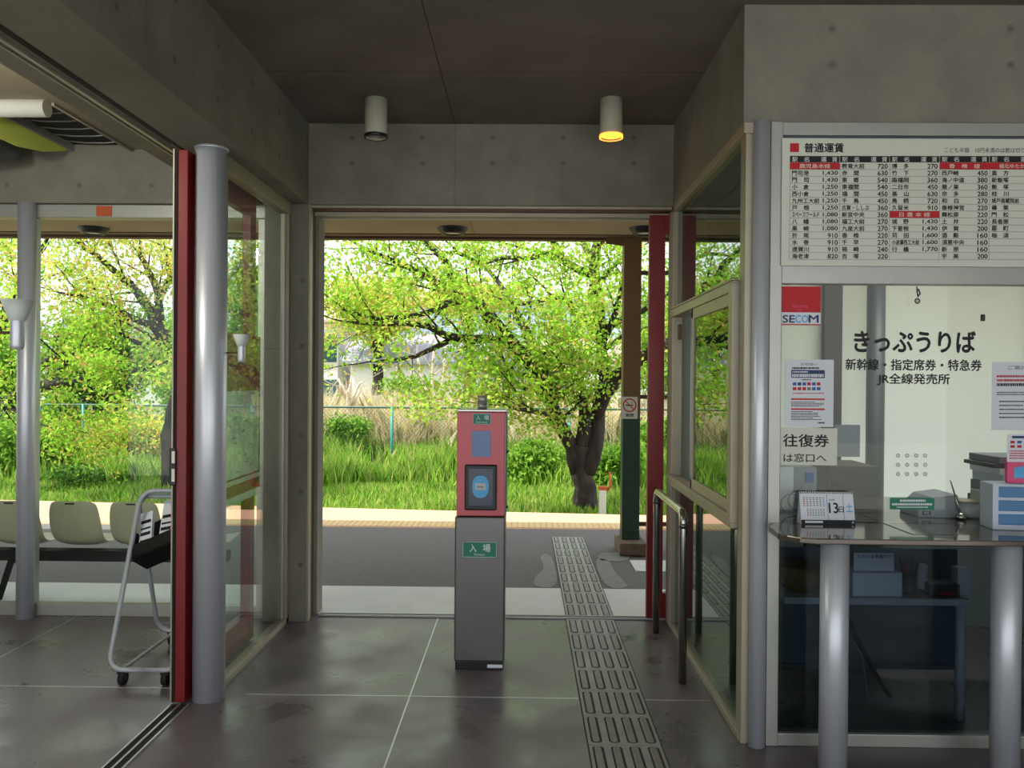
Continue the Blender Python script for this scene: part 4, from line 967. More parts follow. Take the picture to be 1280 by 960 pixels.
k = MB(); k.add([(gx-gw-.16, GY-.07, ZS+.06), (gx-gw, GY-.07, ZS+.06), (gx-gw, GY-.07, ZS-.06), (gx-gw-.16, GY-.07, ZS-.04), (gx-gw-.16, GY-.04, ZS+.06), (gx-gw, GY-.04, ZS+.06), (gx-gw, GY-.04, ZS-.06), (gx-gw-.16, GY-.04, ZS-.04)], [(0, 1, 2, 3), (7, 6, 5, 4), (0, 4, 5, 1), (1, 5, 6, 2), (2, 6, 7, 3), (3, 7, 4, 0)]); k.build('bracket', M['ochre'], gc)
n_sy = GY-.079
X0, X1, Z0, Z1 = rectY(777, 496, 797, 523.5, n_sy)
ns = tag(empty('no_smoking_sign', ((X0+X1)/2, n_sy, Z0)), 'white no smoking sign plate on the platform column', 'sign')
k = MB(); k.box(X0, X1, n_sy, n_sy+.003, Z0, Z1); k.build('plate', M['board'], ns)
T = MB(); a = atY(787, 506.5, n_sy); y = n_sy-.001; rO = 8.6/FPX*7.4
T.disc((a.x, y, a.z), (0, -1, 0), rO, 1, 32, r2=rO*.82)
T.box(a.x-.035, a.x+.015, y-.0005, y, a.z-.006, a.z+.004, 0); T.box(a.x+.018, a.x+.03, y-.0005, y, a.z-.006, a.z+.004, 0); T.tube([(a.x+.024, y, a.z+.008), (a.x+.018, y, a.z+.02), (a.x+.03, y, a.z+.032)], .002, 4)
X_ = Matrix.Translation((a.x, y-.0012, a.z)) @ Matrix.Rotation(R(45), 4, 'Y'); T.box(-rO*.85, rO*.85, -.0004, .0004, -.004, .004, 1, X_)
textY(T, '禁煙', 782, 517, 792, 521, y, 0, .02); T.build('print', [M['ink'], M['redink']], ns)
# slim fence rails seen beside the column
k = MB(); a = atY(803, 500, 7.45)
for yy in (341, 496, 655): 
    z_ = atY(803, yy, 7.45).z; k.box(gx+gw, gx+gw+.35, 7.44, 7.47, z_-.018, z_+.018)
k.box(gx+.36, gx+.40, 7.43, 7.48, .0, 2.75)
tag(k.build('side_railing', M['brown']), 'dark steel rails fixed to the right of the platform column', 'railing')
# recessed lights in soffit
for px, lab in ((117, 'round recessed light in the eaves outside the waiting room'), (566, 'round recessed light in the eaves above the card reader'), (806, 'round recessed light in the eaves next to the right red door')):
    a = atZ(px, 285, ZS); root = tag(empty('recessed_light', (a.x, a.y, ZS)), lab, 'recessed light', 'round lights in the platform eaves')
    k = MB(); k.lathe([(.125, 0), (.125, -.012), (.095, -.05), (.075, -.052), (.07, -.03)], (a.x, a.y, ZS), 28); k.build('trim_ring', M['black'], root)
    k = MB(); k.lathe([(.072, -.040), (.03, -.046), (0, -.047)], (a.x, a.y, ZS), 20); k.build('lens', M['frost_lamp'], root)

# ================================================================== OUTDOORS
def ground_h(x, y):
    if y < 12.3: return -1.15
    if y < 13.3: return -1.15+(y-12.3)*.45
    if y < 18: return -.70+(y-13.3)*.03+.03*math.sin(x*1.3+y)
    if y < 24: return -.56+(y-18)*.10+.04*math.sin(x*.9)
    return .04+(y-24)*.02
V_, F_ = [], []; nx, ny = 80, 60
ys_ = [9.0+i*.25 for i in range(40)]+[19+i*1.0 for i in range(20)]+[40+i*5 for i in range(15)]
for y_ in ys_:
    for i in range(nx+1): x_ = -40+i*1.0; V_.append((x_, y_, ground_h(x_, y_)))
for j_ in range(len(ys_)-1):
    for i in range(nx): F_.append((j_*(nx+1)+i, j_*(nx+1)+i+1, (j_+1)*(nx+1)+i+1, (j_+1)*(nx+1)+i))
tag(fast_mesh('ground', V_, F_, M['soil']), 'grassy embankment ground beyond the tracks', kind='structure')
k = MB(); k.box(-30, 30, 9.0, 12.4, -1.3, -1.05); tag(k.build('track_bed', M['ballast']), 'ballast track bed below the platform', kind='structure')

def leaves(rng, P, size, flat=.3, asp=.55):
    """P (N,3) leaf positions -> folded diamond leaves"""
    N = len(P); P = np.asarray(P); d = rng.normal(size=(N, 3)); d[:, 2] -= .4; d /= np.linalg.norm(d, axis=1)[:, None]
    u = rng.normal(size=(N, 3)); u[:, 2] += flat*3; w = np.cross(d, u); w /= np.linalg.norm(w, axis=1)[:, None]; nrm = np.cross(w, d)
    s = (size*rng.uniform(.6, 1.25, N))[:, None]
    V = np.stack([P, P+d*s*.5+w*s*asp*.5+nrm*s*.08, P+d*s, P+d*s*.5-w*s*asp*.5+nrm*s*.08], 1).reshape(-1, 3)
    F = np.arange(N*4).reshape(-1, 4); return V, F

def grow(mb, rnd, p, d, r, L, depth, tips, trop=.15, seg=5, wild=.35, leaf_r=.014):
    """a twig from p along d; collects leaf points"""
    n = max(3, int(L/.16)); pts = [Vector(p)]; d = Vector(d).normalized(); rs = [r]
    for i in range(n):
        d = (d+Vector((rnd.uniform(-1, 1), rnd.uniform(-1, 1), rnd.uniform(-.8, 1)))*wild*.5+Vector((0, 0, trop*.1))).normalized()
        pts.append(pts[-1]+d*L/n); rs.append(r*(1-.75*(i+1)/n))
        if rs[-1] < leaf_r: tips.append((pts[-1], L))
        if depth > 0 and i > 0 and rnd.random() < .62:
            dd = (d+Vector((rnd.uniform(-1, 1), rnd.uniform(-1, 1), rnd.uniform(-.7, .9)))*.9).normalized()
            grow(mb, rnd, pts[-1], dd, rs[-1]*.6, L*rnd.uniform(.4, .65), depth-1, tips, trop, seg, wild, leaf_r)
    mb.tube(pts, rs, seg if r > .02 else 4, cap=False)

def tree(name, lab, base, limbs, seed,  leafcols, lsize, per, spread=.16, twig=(.5, 1.1), depth=2, every=.35, nleaf=None, cat='tree', group=None, kill=None, trunk_r=None, minr=.0):
    rnd = random.Random(seed); rng = np.random.default_rng(seed); root = tag(empty(name, base), lab, cat, group)
    mb = MB(); tips = []
    for pts, rs in limbs:
        pts = [Vector(q) for q in pts]; rs = [q*(1.3 if q < .1 else .98) for q in rs] if cat == 'tree' and 'cherry' in name else rs
        # resample with slight wobble
        P_, R_ = [], []
        for i in range(len(pts)-1):
            m_ = max(1, int((pts[i+1]-pts[i]).length/.18))
            for q in range(m_):
                t_ = q/m_; w_ = .25*rs[i]; P_.append(pts[i].lerp(pts[i+1], t_)+Vector((rnd.uniform(-w_, w_), rnd.uniform(-w_, w_), rnd.uniform(-w_, w_)))*(1 if P_ else 0)); R_.append(rs[i]*(1-t_)+rs[i+1]*t_)
        P_.append(pts[-1]); R_.append(rs[-1])
        mb.tube(P_, R_, 12 if R_[0] > .08 else 8, jit=.10 if R_[0] > .1 else .04, rng=rnd)
        acc = 0
        for i in range(1, len(P_)):
            acc += (P_[i]-P_[i-1]).length
            if R_[i] < .10 and R_[i] > minr and acc > every*rnd.uniform(.6, 1.3):
                acc = 0; d = (P_[i]-P_[i-1]).normalized()
                dd = (d*.6+Vector((rnd.uniform(-1, 1), rnd.uniform(-1, 1), rnd.uniform(-.5, 1.0)))).normalized()
                grow(mb, rnd, P_[i], dd, min(.022, R_[i]*.5), rnd.uniform(*twig), depth, tips)
        grow(mb, rnd, P_[-1], (P_[-1]-P_[-2]), R_[-1]*.9, rnd.uniform(*twig), depth, tips)
    mb.build('trunk', M['bark'], root)
    T_ = np.array([tuple(t_[0]) for t_ in tips]); N = len(T_)*per
    idx = np.repeat(np.arange(len(T_)), per); P = T_[idx]+rng.normal(size=(N, 3))*spread*np.array([1, 1, .7])
    V, F = leaves(rng, P, lsize)
    lm = leafcols if not isinstance(leafcols, list) else leaf_mat('leaf', leafcols)
    fo = fast_mesh('foliage', V, F, lm, root); fo['kind'] = 'stuff'
    print(name, 'tips', len(T_), 'leaves', N)
    return root
def px(l, off=0): return [atY(x, y, Y_+off) for x, y, Y_ in l]

LM_cherry = leaf_mat('cherry_leaves', [(150, 204, 62), (176, 218, 74), (122, 182, 52), (196, 224, 96), (160, 208, 66), (212, 176, 110), (140, 196, 60)], .5)
LM_yellow = leaf_mat('young_yellow_leaves', [(206, 220, 90), (176, 208, 74), (224, 208, 116), (226, 176, 118), (160, 200, 70), (210, 224, 110)], .5)
LM_dark = leaf_mat('dark_green_leaves', [(74, 114, 48), (100, 142, 58), (58, 92, 40), (130, 168, 76)], .4)
LM_bush = leaf_mat('bush_leaves', [(128, 176, 62), (100, 150, 50), (164, 200, 86), (80, 122, 46)], .45)
LM_grass = leaf_mat('grass_blades', [(124, 180, 54), (150, 200, 72), (84, 132, 42), (176, 206, 92), (206, 206, 130), (98, 152, 46)], .42)
LM_dry = leaf_mat('dry_reed_blades', [(236, 222, 186), (206, 188, 146), (246, 236, 208), (170, 176, 106)], .4)

# main cherry tree right of the card reader
Y0 = 14.0
limbs = [
 (px([(735, 656, Y0), (733, 625, Y0), (728, 590, Y0), (728, 555, Y0)]), [.27, .20, .18, .17]),
 (px([(722, 590, Y0), (714, 560, Y0), (703, 538, Y0-.1), (692, 510, Y0-.3), (682, 482, Y0-.5), (660, 452, Y0-.7), (640, 425, Y0-.9), (618, 402, Y0-1.1), (604, 383, Y0-1.2), (570, 368, Y0-1.4), (545, 352, Y0-1.5), (500, 330, Y0-1.7), (455, 310, Y0-1.9)]), [.13, .12, .11, .10, .09, .08, .08, .07, .06, .05, .04, .03, .02]),
 (px([(733, 590, Y0), (742, 560, Y0), (747, 535, Y0), (750, 512, Y0+.1), (756, 480, Y0+.1), (753, 440, Y0+.2), (750, 405, Y0+.2), (744, 370, Y0+.3), (743, 335, Y0+.3), (747, 300, Y0+.4), (752, 262, Y0+.4)]), [.15, .14, .135, .12, .105, .10, .09, .085, .075, .06, .05]),
 (px([(745, 520, Y0), (757, 492, Y0-.2), (772, 470, Y0-.4), (792, 455, Y0-.6), (812, 440, Y0-.8), (845, 425, Y0-1.0), (880, 400, Y0-1.1), (920, 350, Y0-1.2)]), [.13, .12, .11, .10, .085, .07, .05, .03]),
 (px([(690, 505, Y0-.3), (684, 470, Y0+.1), (671, 440, Y0+.3), (657, 410, Y0+.5), (640, 380, Y0+.6), (622, 350, Y0+.8), (600, 325, Y0+.9)]), [.09, .085, .075, .06, .05, .035, .025]),
 (px([(650, 438, Y0-.8), (622, 425, Y0-1.0), (604, 422, Y0-1.2), (578, 424, Y0-1.4), (556, 418, Y0-1.5), (535, 408, Y0-1.7), (505, 404, Y0-1.8), (470, 405, Y0-2), (430, 402, Y0-2.1)]), [.055, .05, .05, .05, .045, .035, .03, .022, .015]),
 (px([(600, 384, Y0-1.2), (580, 376, Y0-1.4), (560, 380, Y0-1.5), (535, 390, Y0-1.7), (505, 396, Y0-1.8), (470, 398, Y0-1.9), (440, 390, Y0-2.0)]), [.045, .045, .04, .032, .026, .02, .014]),
 (px([(572, 420, Y0-1.4), (550, 432, Y0-1.5), (520, 446, Y0-1.6), (490, 450, Y0-1.7), (462, 452, Y0-1.9)]), [.038, .032, .025, .018, .012]),
 (px([(612, 400, Y0-1.1), (590, 365, Y0-1.0), (565, 345, Y0-1.1), (560, 330, Y0-1.2), (530, 300, Y0-1.2), (500, 285, Y0-1.3)]), [.06, .055, .05, .04, .03, .02]),
 (px([(747, 425, Y0+.2), (735, 405, Y0-.1), (718, 390, Y0-.3), (708, 375, Y0-.4), (690, 372, Y0-.5), (668, 378, Y0-.6), (640, 380, Y0-.7), (620, 372, Y0-.8)]), [.06, .05, .045, .04, .035, .03, .022, .015]),
 (px([(745, 345, Y0+.3), (720, 335, Y0+.1), (700, 322, Y0), (680, 318, Y0-.2), (660, 324, Y0-.3), (630, 322, Y0-.4), (600, 330, Y0-.5)]), [.06, .055, .05, .045, .035, .025, .016]),
 (px([(700, 322, Y0), (690, 300, Y0), (670, 290, Y0-.2), (650, 268, Y0-.3)]), [.05, .045, .035, .02]),
 (px([(755, 425, Y0+.2), (765, 405, Y0), (774, 375, Y0-.1), (777, 345, Y0-.2), (790, 320, Y0-.3)]), [.05, .045, .035, .03, .02]),
 (px([(756, 410, Y0+.2), (780, 398, Y0), (800, 390, Y0-.2), (830, 372, Y0-.3), (860, 350, Y0-.4)]), [.05, .04, .035, .03, .02]),
 (px([(700, 540, Y0-.1), (685, 519, Y0-.9), (668, 514, Y0-1.3), (650, 512, Y0-1.6), (632, 508, Y0-1.8)]), [.05, .035, .03, .022, .012]),
 (px([(690, 500, Y0-.3), (672, 488, Y0-.8), (655, 485, Y0-1.1), (636, 470, Y0-1.4), (628, 445, Y0-1.5)]), [.04, .035, .03, .02, .012]),
 (px([(745, 335, Y0+.3), (732, 310, Y0+.6), (722, 290, Y0+.8), (705, 262, Y0+1)]), [.06, .05, .04, .03]),
]
for l_ in ([(704, 538), (690, 522), (672, 515)], [(746, 505), (722, 478), (702, 455), (690, 440)], [(754, 470), (735, 452), (712, 442)],
           [(745, 530), (728, 500), (722, 480)], [(752, 440), (770, 425), (790, 415)], [(682, 480), (660, 470), (640, 468)], [(700, 530), (712, 515), (722, 505)], [(756, 480), (740, 490), (722, 495)], [(665, 455), (690, 430), (710, 420)], [(752, 350), (775, 325), (800, 310)], [(745, 310), (765, 290), (790, 275)], [(650, 440), (640, 460), (625, 475)], [(600, 330), (570, 315), (540, 318)]):
    limbs.append((px([(a_, b_, Y0-.35*q_) for q_, (a_, b_) in enumerate(l_)]), [.035, .024, .014, .008][:len(l_)]))
tree('cherry_tree', 'large leaning cherry tree with a forked dark trunk behind the platform edge', atY(735, 656, Y0), limbs, 11, LM_cherry, .080, 10, spread=.14, twig=(.55, 1.2), depth=2, every=.22)
# left cherry trees seen through the waiting room
Y1 = 15.0
limbs = [
 (px([(214, 615, Y1), (212, 580, Y1), (211, 545, Y1), (216, 515, Y1), (222, 480, Y1), (212, 440, Y1), (203, 415, Y1), (190, 390, Y1), (172, 365, Y1), (150, 345, Y1-.3), (120, 320, Y1-.6), (95, 300, Y1-.8)]), [.16, .13, .12, .11, .10, .095, .09, .075, .06, .045, .035, .02]),
 (px([(222, 480, Y1), (240, 440, Y1), (262, 400, Y1+.2), (280, 360, Y1+.3), (300, 330, Y1+.4)]), [.09, .08, .06, .045, .03]),
 (px([(212, 430, Y1), (190, 408, Y1-.4), (165, 398, Y1-.6), (140, 384, Y1-.8), (105, 372, Y1-1), (75, 366, Y1-1.2)]), [.06, .05, .045, .035, .025, .016]),
 (px([(215, 440, Y1), (195, 425, Y1-.3), (175, 430, Y1-.6), (155, 420, Y1-.8), (130, 400, Y1-1)]), [.05, .045, .035, .025, .015]),
 (px([(200, 405, Y1), (198, 370, Y1+.2), (190, 345, Y1+.3), (175, 320, Y1+.5), (176, 300, Y1+.5)]), [.06, .05, .045, .035, .025]),
 (px([(196, 380, Y1), (212, 350, Y1), (210, 325, Y1), (222, 300, Y1)]), [.05, .04, .03, .02]),
]
tree('cherry_tree', 'slender cherry tree with pinkish young leaves behind the red door edge', atY(214, 615, Y1), limbs, 23, LM_yellow, .08, 13, spread=.15, twig=(.6, 1.3), depth=2, every=.2)
limbs = [
 (px([(-60, 610, Y1), (-50, 560, Y1), (-30, 520, Y1-.2), (0, 502, Y1-.4), (30, 490, Y1-.6), (60, 482, Y1-.8), (100, 474, Y1-1), (140, 470, Y1-1.2), (180, 462, Y1-1.4)]), [.22, .2, .14, .11, .09, .07, .05, .035, .02]),
 (px([(-40, 530, Y1), (-30, 480, Y1), (-10, 420, Y1), (20, 370, Y1), (40, 330, Y1)]), [.14, .12, .1, .07, .04]),
 (px([(-10, 500, Y1-.3), (10, 505, Y1-.6), (30, 520, Y1-.9), (50, 530, Y1-1.1)]), [.05, .04, .03, .015]),
 (px([(50, 484, Y1-.7), (70, 468, Y1-.8), (82, 455, Y1-.9), (95, 440, Y1-1)]), [.05, .04, .03, .015]),
 (px([(20, 495, Y1-.5), (60, 450, Y1-.5), (110, 430, Y1-.7), (150, 440, Y1-.9)]), [.06, .045, .035, .02]),
]
tree('cherry_tree', 'spreading cherry tree with low boughs at the far left of the photo', atY(-60, 610, Y1), limbs, 31, LM_cherry, .085, 14, spread=.15, twig=(.6, 1.3), depth=2, every=.22)

# leafy clumps for far trees and shrubs
def clump(name, lab, c, rad, n, lsize, lm, seed, cat='shrub', group=None, stems=6, asp=.55, ground=None):
    rng = np.random.default_rng(seed); rnd = random.Random(seed); c = Vector(c); root = tag(empty(name, (c.x, c.y, c.z)), lab, cat, group)
    mb = MB()
    for i in range(stems):
        a = rnd.uniform(0, 6.28); q = rnd.uniform(.2, .75)
        e_ = Vector((c.x+rad[0]*q*math.cos(a), c.y+rad[1]*q*math.sin(a), c.z+rad[2]*rnd.uniform(1.0, 1.8)))
        mid = Vector((c.x, c.y, c.z)).lerp(e_, .5)+Vector((rnd.uniform(-.1, .1), 0, .1))*rad[0]
        mb.tube([(c.x+rnd.uniform(-.1, .1)*rad[0], c.y, c.z-.15), mid, e_], [rad[0]*.035, rad[0]*.025, rad[0]*.008], 6)
    if ground is not None: mb.tube([(c.x, c.y, ground), (c.x+.1, c.y, (ground+c.z)/2), (c.x, c.y, c.z+rad[2]*.8)], [.28, .22, .12], 10)
    mb.build('stems', M['bark'], root)
    nb = max(8, n//160); B_ = rng.normal(size=(nb, 3)); B_ /= np.linalg.norm(B_, axis=1)[:, None]; B_ *= rng.uniform(.35, .92, (nb, 1))
    idx = rng.integers(0, nb, n); P = B_[idx]+rng.normal(size=(n, 3))*.17
    P = P*np.array(rad)+np.array([c.x, c.y, c.z+rad[2]]); P = P[P[:, 2] > c.z-.1]
    V, F = leaves(rng, P, lsize, asp=asp); fo = fast_mesh('foliage', V, F, lm, root); fo['kind'] = 'stuff'
    return root
def gz(x, y): return ground_h(x, y)
def clump_px(name, lab, px0, px1, pytop, Y, n, ls, lm, seed, cat='shrub', group=None, depth=None, zb=None, ground=None):
    xa, xb = atY(px0, 500, Y).x, atY(px1, 500, Y).x; x = (xa+xb)/2; z0 = gz(x, Y) if zb is None else zb; zt_ = atY((px0+px1)/2, pytop, Y).z
    r = (xb-xa)/2; return clump(name, lab, (x, Y, z0), (r, depth or r*.7, (zt_-z0)/2), n, ls, lm, seed, cat, group, ground=ground)
G1 = 'background trees beyond the lane'
clump_px('background_tree', 'broad yellow green tree crown left of the blue building', 395, 545, 336, 34, 9000, .17, LM_yellow, 41, 'tree', G1, zb=2.9, ground=0)
clump_px('background_tree', 'bright yellow green tree crown in front of the blue building', 520, 650, 346, 33, 6000, .17, LM_yellow, 42, 'tree', G1, zb=3.8, ground=0)
clump_px('background_tree', 'tall dark green tree seen through the left glazing', 270, 350, 300, 24, 14000, .15, LM_dark, 43, 'tree', G1)
clump_px('background_tree', 'dark green tree behind the left cherry trees', 60, 190, 400, 27, 14000, .16, LM_dark, 44, 'tree', G1)
clump_px('background_tree', 'mid green tree at the far left behind the fence', -120, 70, 380, 26, 14000, .16, LM_bush, 45, 'tree', G1)
clump_px('background_tree', 'green tree behind the red door edge', 175, 290, 380, 26, 14000, .16, LM_bush, 46, 'tree', G1)
clump_px('background_tree', 'green tree at the right behind the platform column', 770, 960, 330, 26, 14000, .16, LM_bush, 47, 'tree', G1)
G2 = 'shrubs along the fence'
clump_px('leafy_shrub', 'leafy green shrub just left of the cherry trunk', 632, 712, 540, 16.2, 5000, .11, LM_bush, 51, group=G2)
clump_px('leafy_shrub', 'dark leafy shrub right of the cherry trunk', 742, 806, 552, 16.0, 4500, .12, LM_bush, 52, group=G2)
clump_px('leafy_shrub', 'low green shrub below the left end of the doorway', 395, 470, 520, 19.5, 4500, .11, LM_bush, 53, group=G2)
clump_px('leafy_shrub', 'bright green shrub behind the fence post in the doorway', 470, 560, 468, 24, 4500, .14, LM_bush, 54, group=G2)
clump_px('leafy_shrub', 'flowering shrub tangled in the fence seen through the waiting room', 100, 210, 515, 17.2, 8000, .10, LM_yellow, 55, group=G2)
clump_px('leafy_shrub', 'green shrub at the far left of the fence', -30, 100, 520, 17.0, 7000, .11, LM_bush, 56, group=G2)
clump_px('leafy_shrub', 'dark low shrub at the foot of the left fence', 50, 215, 580, 16.3, 5000, .10, LM_dark, 57, group=G2)
clump_px('leafy_shrub', 'round green shrub above the left fence', 50, 110, 478, 22, 3500, .13, LM_bush, 58, group=G2)
clump_px('leafy_shrub', 'green shrub seen through the left glazing beside the pillar', 275, 345, 490, 18.5, 5000, .12, LM_dark, 59, group=G2)
clump_px('leafy_shrub', 'small bright shrub right of the platform column', 795, 850, 520, 17.5, 3500, .11, LM_bush, 60, group=G2)

# grass
def blades(name, lab, n, xr, yr, h, w, lm, seed, lean=.45, clumpy=0, cat='grass', dens=None):
    rng = np.random.default_rng(seed)
    x = rng.uniform(*xr, n); y = rng.uniform(*yr, n)
    if clumpy:
        cxy = np.stack([rng.uniform(*xr, clumpy), rng.uniform(*yr, clumpy)], 1); i = rng.integers(0, clumpy, n)
        x = cxy[i, 0]+rng.normal(size=n)*.22; y = cxy[i, 1]+rng.normal(size=n)*.18
    z = np.array([gz(a, b) for a, b in zip(x, y)]); hh = h*rng.uniform(.4, 1.2, n)*(1+.35*np.sin(x*1.7)*np.cos(y*2.1))
    an = rng.uniform(0, 6.283, n); tx, ty = np.cos(an), np.sin(an); la = rng.uniform(0, 6.283, n); ll = lean*hh*rng.uniform(.2, 1, n)
    b = np.stack([x, y, z-.02], 1); wv = np.stack([tx, ty, 0*tx], 1)*w*.5; ln = np.stack([np.cos(la)*ll, np.sin(la)*ll, 0*ll], 1); up = np.stack([0*hh, 0*hh, hh], 1)
    mid = b+ln*.3+up*.6; top = b+ln+up
    V = np.stack([b-wv, b+wv, mid+wv*.8, top, mid-wv*.8], 1).reshape(-1, 3); F = np.arange(n*5).reshape(-1, 5)
    return tag(fast_mesh(name, V, F, lm, k=5), lab, cat, kind='stuff')
blades('meadow_grass', 'short green grass on the bank beyond the tracks', 90000, (-12, 8), (12.6, 17.6), .22, .022, LM_grass, 71)
blades('tall_grass', 'tall bright green grass clumps along the fence', 60000, (-12, 8), (15.9, 20.2), .56, .028, LM_grass, 72, clumpy=230)
blades('dry_reeds', 'dry straw coloured reeds behind the fence', 26000, (-6.5, 3.5), (19.5, 22.5), 1.15, .022, LM_dry, 73, .7, clumpy=90)
rng = np.random.default_rng(5); n_ = 900
P = np.stack([rng.uniform(-10.5, -6.8, n_), rng.uniform(16.6, 17.6, n_), rng.uniform(-.3, .75, n_)], 1); V, F = leaves(rng, P, .05, asp=1)
tag(fast_mesh('yellow_flowers', V, F, leaf_mat('yellow_petals', [(236, 216, 40), (244, 230, 90)], .3)), 'small yellow flowers scattered along the left fence', 'flowers', kind='stuff')

# chain link fence
fen = tag(empty('chain_link_fence', (0, 18, -.6)), 'teal chain link fence running along the bank behind the cherry trees', 'fence')
FYY = 18.0; tz = lambda p_: atY(p_, 512.5, FYY).z
for p_ in (-60, 50, 104, 172, 268, 378, 490, 602, 712, 826, 938):
    a = atY(p_, 512, FYY); k = MB(); k.tube([(a.x, FYY, -.75), (a.x, FYY, .90)], .032, 10); k.build('post', M['teal'], fen)
k = MB(); k.tube([(-14, FYY, .885), (8, FYY, .885)], .022, 8); k.build('top_rail', M['wire'], fen)
k = MB(); k.tube([(-14, FYY, -.62), (8, FYY, -.62)], .016, 8); k.build('bottom_rail', M['teal'], fen)
k = MB(); s_ = .085; zb_, zt_ = -.60, .87; H_ = zt_-zb_
x = -14
while x < 8:
    for sg in (1, -1):
        a = Vector((x, FYY-.005*sg, zb_)); b = Vector((x+sg*H_, FYY-.005*sg, zt_)); w_ = .0028
        k.quad(a-Vector((w_, 0, 0)), a+Vector((w_, 0, 0)), b+Vector((w_, 0, 0)), b-Vector((w_, 0, 0)))
        k.quad(a-Vector((0, w_, 0)), a+Vector((0, w_, 0)), b+Vector((0, w_, 0)), b-Vector((0, w_, 0)))
    x += s_
mesh_ = k.build('wire_mesh', M['wire'], fen); mesh_['kind'] = 'stuff'
# white marker post
a = atY(753, 642, 13.3); wp = tag(empty('marker_post', (a.x, 13.3, -.75)), 'white marker post with an orange top beside the cherry trunk', 'post')
k = MB(); k.box(a.x-.055, a.x+.055, 13.25, 13.36, -.75, atY(753, 612, 13.3).z); k.build('shaft', M['white'], wp, bevel=.008)
k = MB(); z_ = atY(753, 612, 13.3).z; k.box(a.x-.06, a.x+.06, 13.245, 13.365, z_, z_+.05); k.tube([(a.x+.06, 13.3, z_-.02), (a.x+.12, 13.3, z_+.05), (a.x+.11, 13.3, z_+.28)], .02, 8); k.build('orange_top', M['orange'], wp)

# lane wall, board fence, houses
k = MB(); a, b = atY(425, 515, 24.5), atY(545, 508, 27); 
k.add([(a.x-3, 24.2, -.2), (b.x, 27, -.2), (b.x, 27, 1.05), (a.x-3, 24.2, .80), (a.x-3, 24.5, -.2), (b.x, 27.3, -.2), (b.x, 27.3, 1.05), (a.x-3, 24.5, .80)], [(0, 1, 2, 3), (7, 6, 5, 4), (3, 2, 6, 7), (0, 3, 7, 4), (1, 5, 6, 2)])
k.box(b.x, b.x+14, 27, 27.3, -.2, .95)
tag(k.build('lane_wall', M['wallstone']), 'low pale retaining wall along the lane behind the fence', kind='structure')
bf = tag(empty('board_fence', (3.2, 21.5, 0)), 'weathered upright board fence behind the cherry tree', 'fence')
x0 = atY(640, 540, 21.5).x; x1 = atY(850, 540, 21.5).x; k = MB(); x = x0; rg = random.Random(9)
while x < x1: k.box(x, x+.09, 21.5, 21.53, 0, rg.uniform(1.0, 1.15)-.05); x += .13
k.build('boards', M['wood'], bf)
k = MB(); k.box(x0, x1, 21.53, 21.56, .25, .33); k.box(x0, x1, 21.53, 21.56, .85, .93); k.build('rails', M['wood'], bf)
k = MB(); a = atY(768, 500, 21.3).x; k.box(a-.09, a+.09, 21.3, 21.45, 0, 2.6); tag(k.build('utility_post', M['wallstone']), 'pale concrete post behind the platform column', 'post')

def house(name, lab, x0, x1, y0, y1, z0, zw, zr, wall, roof, wins=(), over=.4):
    root = tag(empty(name, ((x0+x1)/2, y0, z0)), lab, 'building', 'buildings beyond the lane')
    k = MB(); k.box(x0, x1, y0, y1, z0, zw); k.build('walls', M[wall], root)
    ym = (y0+y1)/2; k = MB(); o = over
    k.add([(x0-o, y0-o, zw), (x1+o, y0-o, zw), (x1+o, ym, zr), (x0-o, ym, zr), (x0-o, y1+o, zw), (x1+o, y1+o, zw), (x0-o, y0-o, zw-.12), (x1+o, y0-o, zw-.12), (x1+o, y1+o, zw-.12), (x0-o, y1+o, zw-.12)],
          [(0, 1, 2, 3), (3, 2, 5, 4), (6, 7, 1, 0), (9, 8, 7, 6), (8, 9, 4, 5), (0, 3, 4), (6, 0, 4, 9), (1, 5, 2), (7, 8, 5, 1)])
    n_ = int((x1-x0)/.6)
    for i in range(n_+1):
        xx = x0-o+(x1-x0+2*o)*i/n_; k.tube([(xx, y0-o, zw+.02), (xx, ym, zr+.02)], .03, 4)
    k.build('roof', M[roof], root)
    for (wx, wz, ww, wh) in wins:
        k = MB(); k.box(wx-ww/2-.06, wx+ww/2+.06, y0-.05, y0, wz-wh/2-.06, wz+wh/2+.06); f_ = k.build('window', M['white'], root)
        k = MB(); k.box(wx-ww/2, wx-.03, y0-.06, y0-.045, wz-wh/2, wz+wh/2); k.box(wx+.03, wx+ww/2, y0-.06, y0-.045, wz-wh/2, wz+wh/2); k.build('pane', M['darkglass'], f_)
HY = 40
x0, x1, z0, z1 = rectY(476, 372, 735, 440, HY)
w1, w2 = atY(558, 398, HY), atY(640, 396, HY)
house('pale_blue_building', 'long pale blue building with small dark windows behind the cherry tree', x0, x1+3, HY, HY+8, 0, atY(560, 376, HY).z, atY(560, 368, HY).z, 'tin_blue', 'roof_grey', [(w1.x, w1.z, .45, .7), (w2.x, w2.z, .4, .6)])
HY = 34
x0 = atY(440, 450, HY).x; x1 = atY(630, 450, HY).x
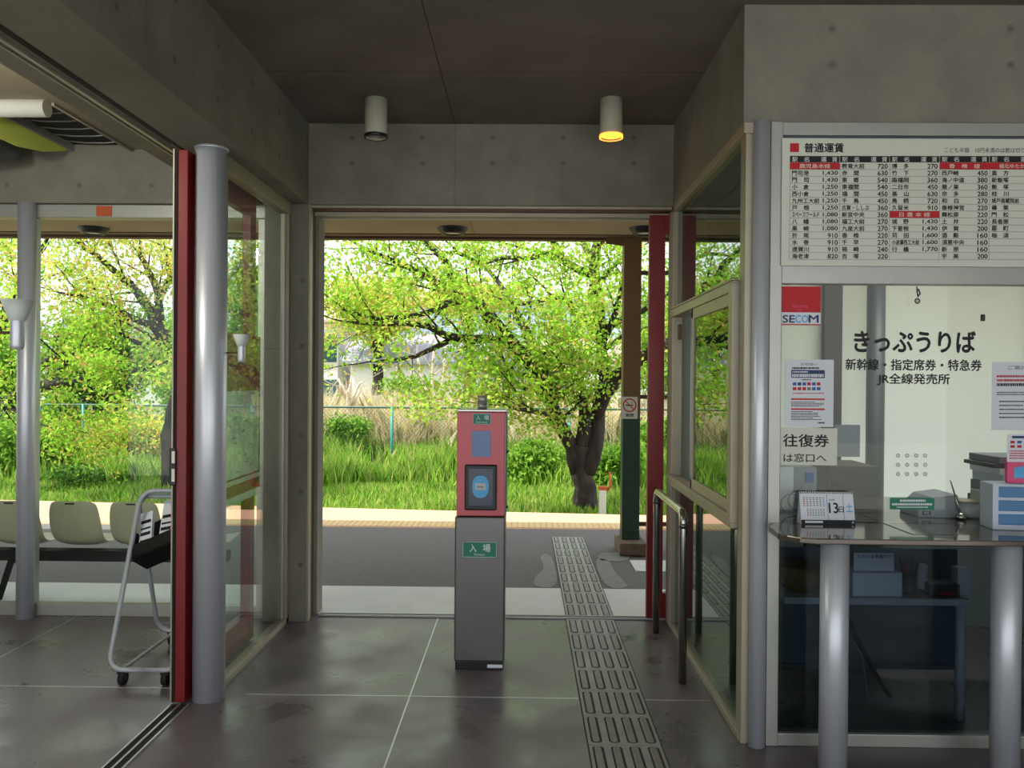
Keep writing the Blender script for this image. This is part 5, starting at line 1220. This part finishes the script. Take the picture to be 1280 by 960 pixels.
house('low_grey_roofed_house', 'low white house with a ribbed grey roof below the blue building', x0, x1, HY, HY+5, 0, atY(540, 452, HY).z, atY(540, 418, HY+2.5).z, 'tin_white', 'roof_grey', [(atY(520, 480, HY).x, .9, 1.4, .9)])
x0 = atY(668, 450, HY).x; x1 = atY(810, 450, HY).x
house('white_house', 'white house with a pale roof behind the cherry trunk', x0, x1, HY-1, HY+5, 0, atY(700, 442, HY).z, atY(700, 424, HY+2).z, 'tin_white', 'roof_pink', [(atY(700, 470, HY).x, 1.2, 1.6, 1.0)])
x0 = atY(330, 450, 36).x; x1 = atY(422, 450, 36).x
house('tall_pale_house', 'tall pale pinkish house at the left of the doorway view', x0, x1, 36, 43, 0, atY(420, 400, 36).z, atY(420, 350, 38).z, 'tin_white', 'roof_pink', [(atY(404, 430, 36).x, 2.8, 1.2, 1.2), (atY(404, 490, 36).x, .9, 1.4, 1.1)])
x0 = atY(30, 450, 36).x; x1 = atY(200, 450, 36).x
house('distant_house', 'pale house glimpsed behind the left cherry trees', x0, x1, 36, 42, 0, atY(120, 440, 36).z, atY(120, 395, 38).z, 'tin_white', 'roof_grey', [(atY(140, 470, 36).x, 1.4, 1.4, 1.1)])
# pale birch like bare stems behind the reeds
G3 = 'bare pale saplings behind the fence'
for i, (p_, tp_, lab) in enumerate(((541, 432, 'pale forked bare trunk in the middle of the doorway view'), (437, 470, 'bare sapling near the left jamb'), (622, 478, 'bare sapling beside the card reader head'), (655, 486, 'bare sapling left of the cherry trunk'))):
    limbs = [(px([(p_, 540, 21+i*.3), (p_-2, 500, 21+i*.3), (p_+2, tp_, 21+i*.3)]), [.06, .05, .02]), (px([(p_-1, 510, 21+i*.3), (p_+12, 480, 21+i*.3), (p_+16, tp_+8, 21+i*.3)]), [.04, .03, .012]), (px([(p_-1, 500, 21+i*.3), (p_-14, 475, 21+i*.3), (p_-20, tp_+12, 21+i*.3)]), [.04, .03, .012])]
    r_ = tree('bare_sapling', lab, atY(p_, 540, 21+i*.3), limbs, 80+i, LM_dry, .06, 1, spread=.1, twig=(.5, .9), depth=1, every=.3, group=G3)
    [c_ for c_ in r_.children if c_.name.startswith('trunk')][0].data.materials[0] = M['wallstone']
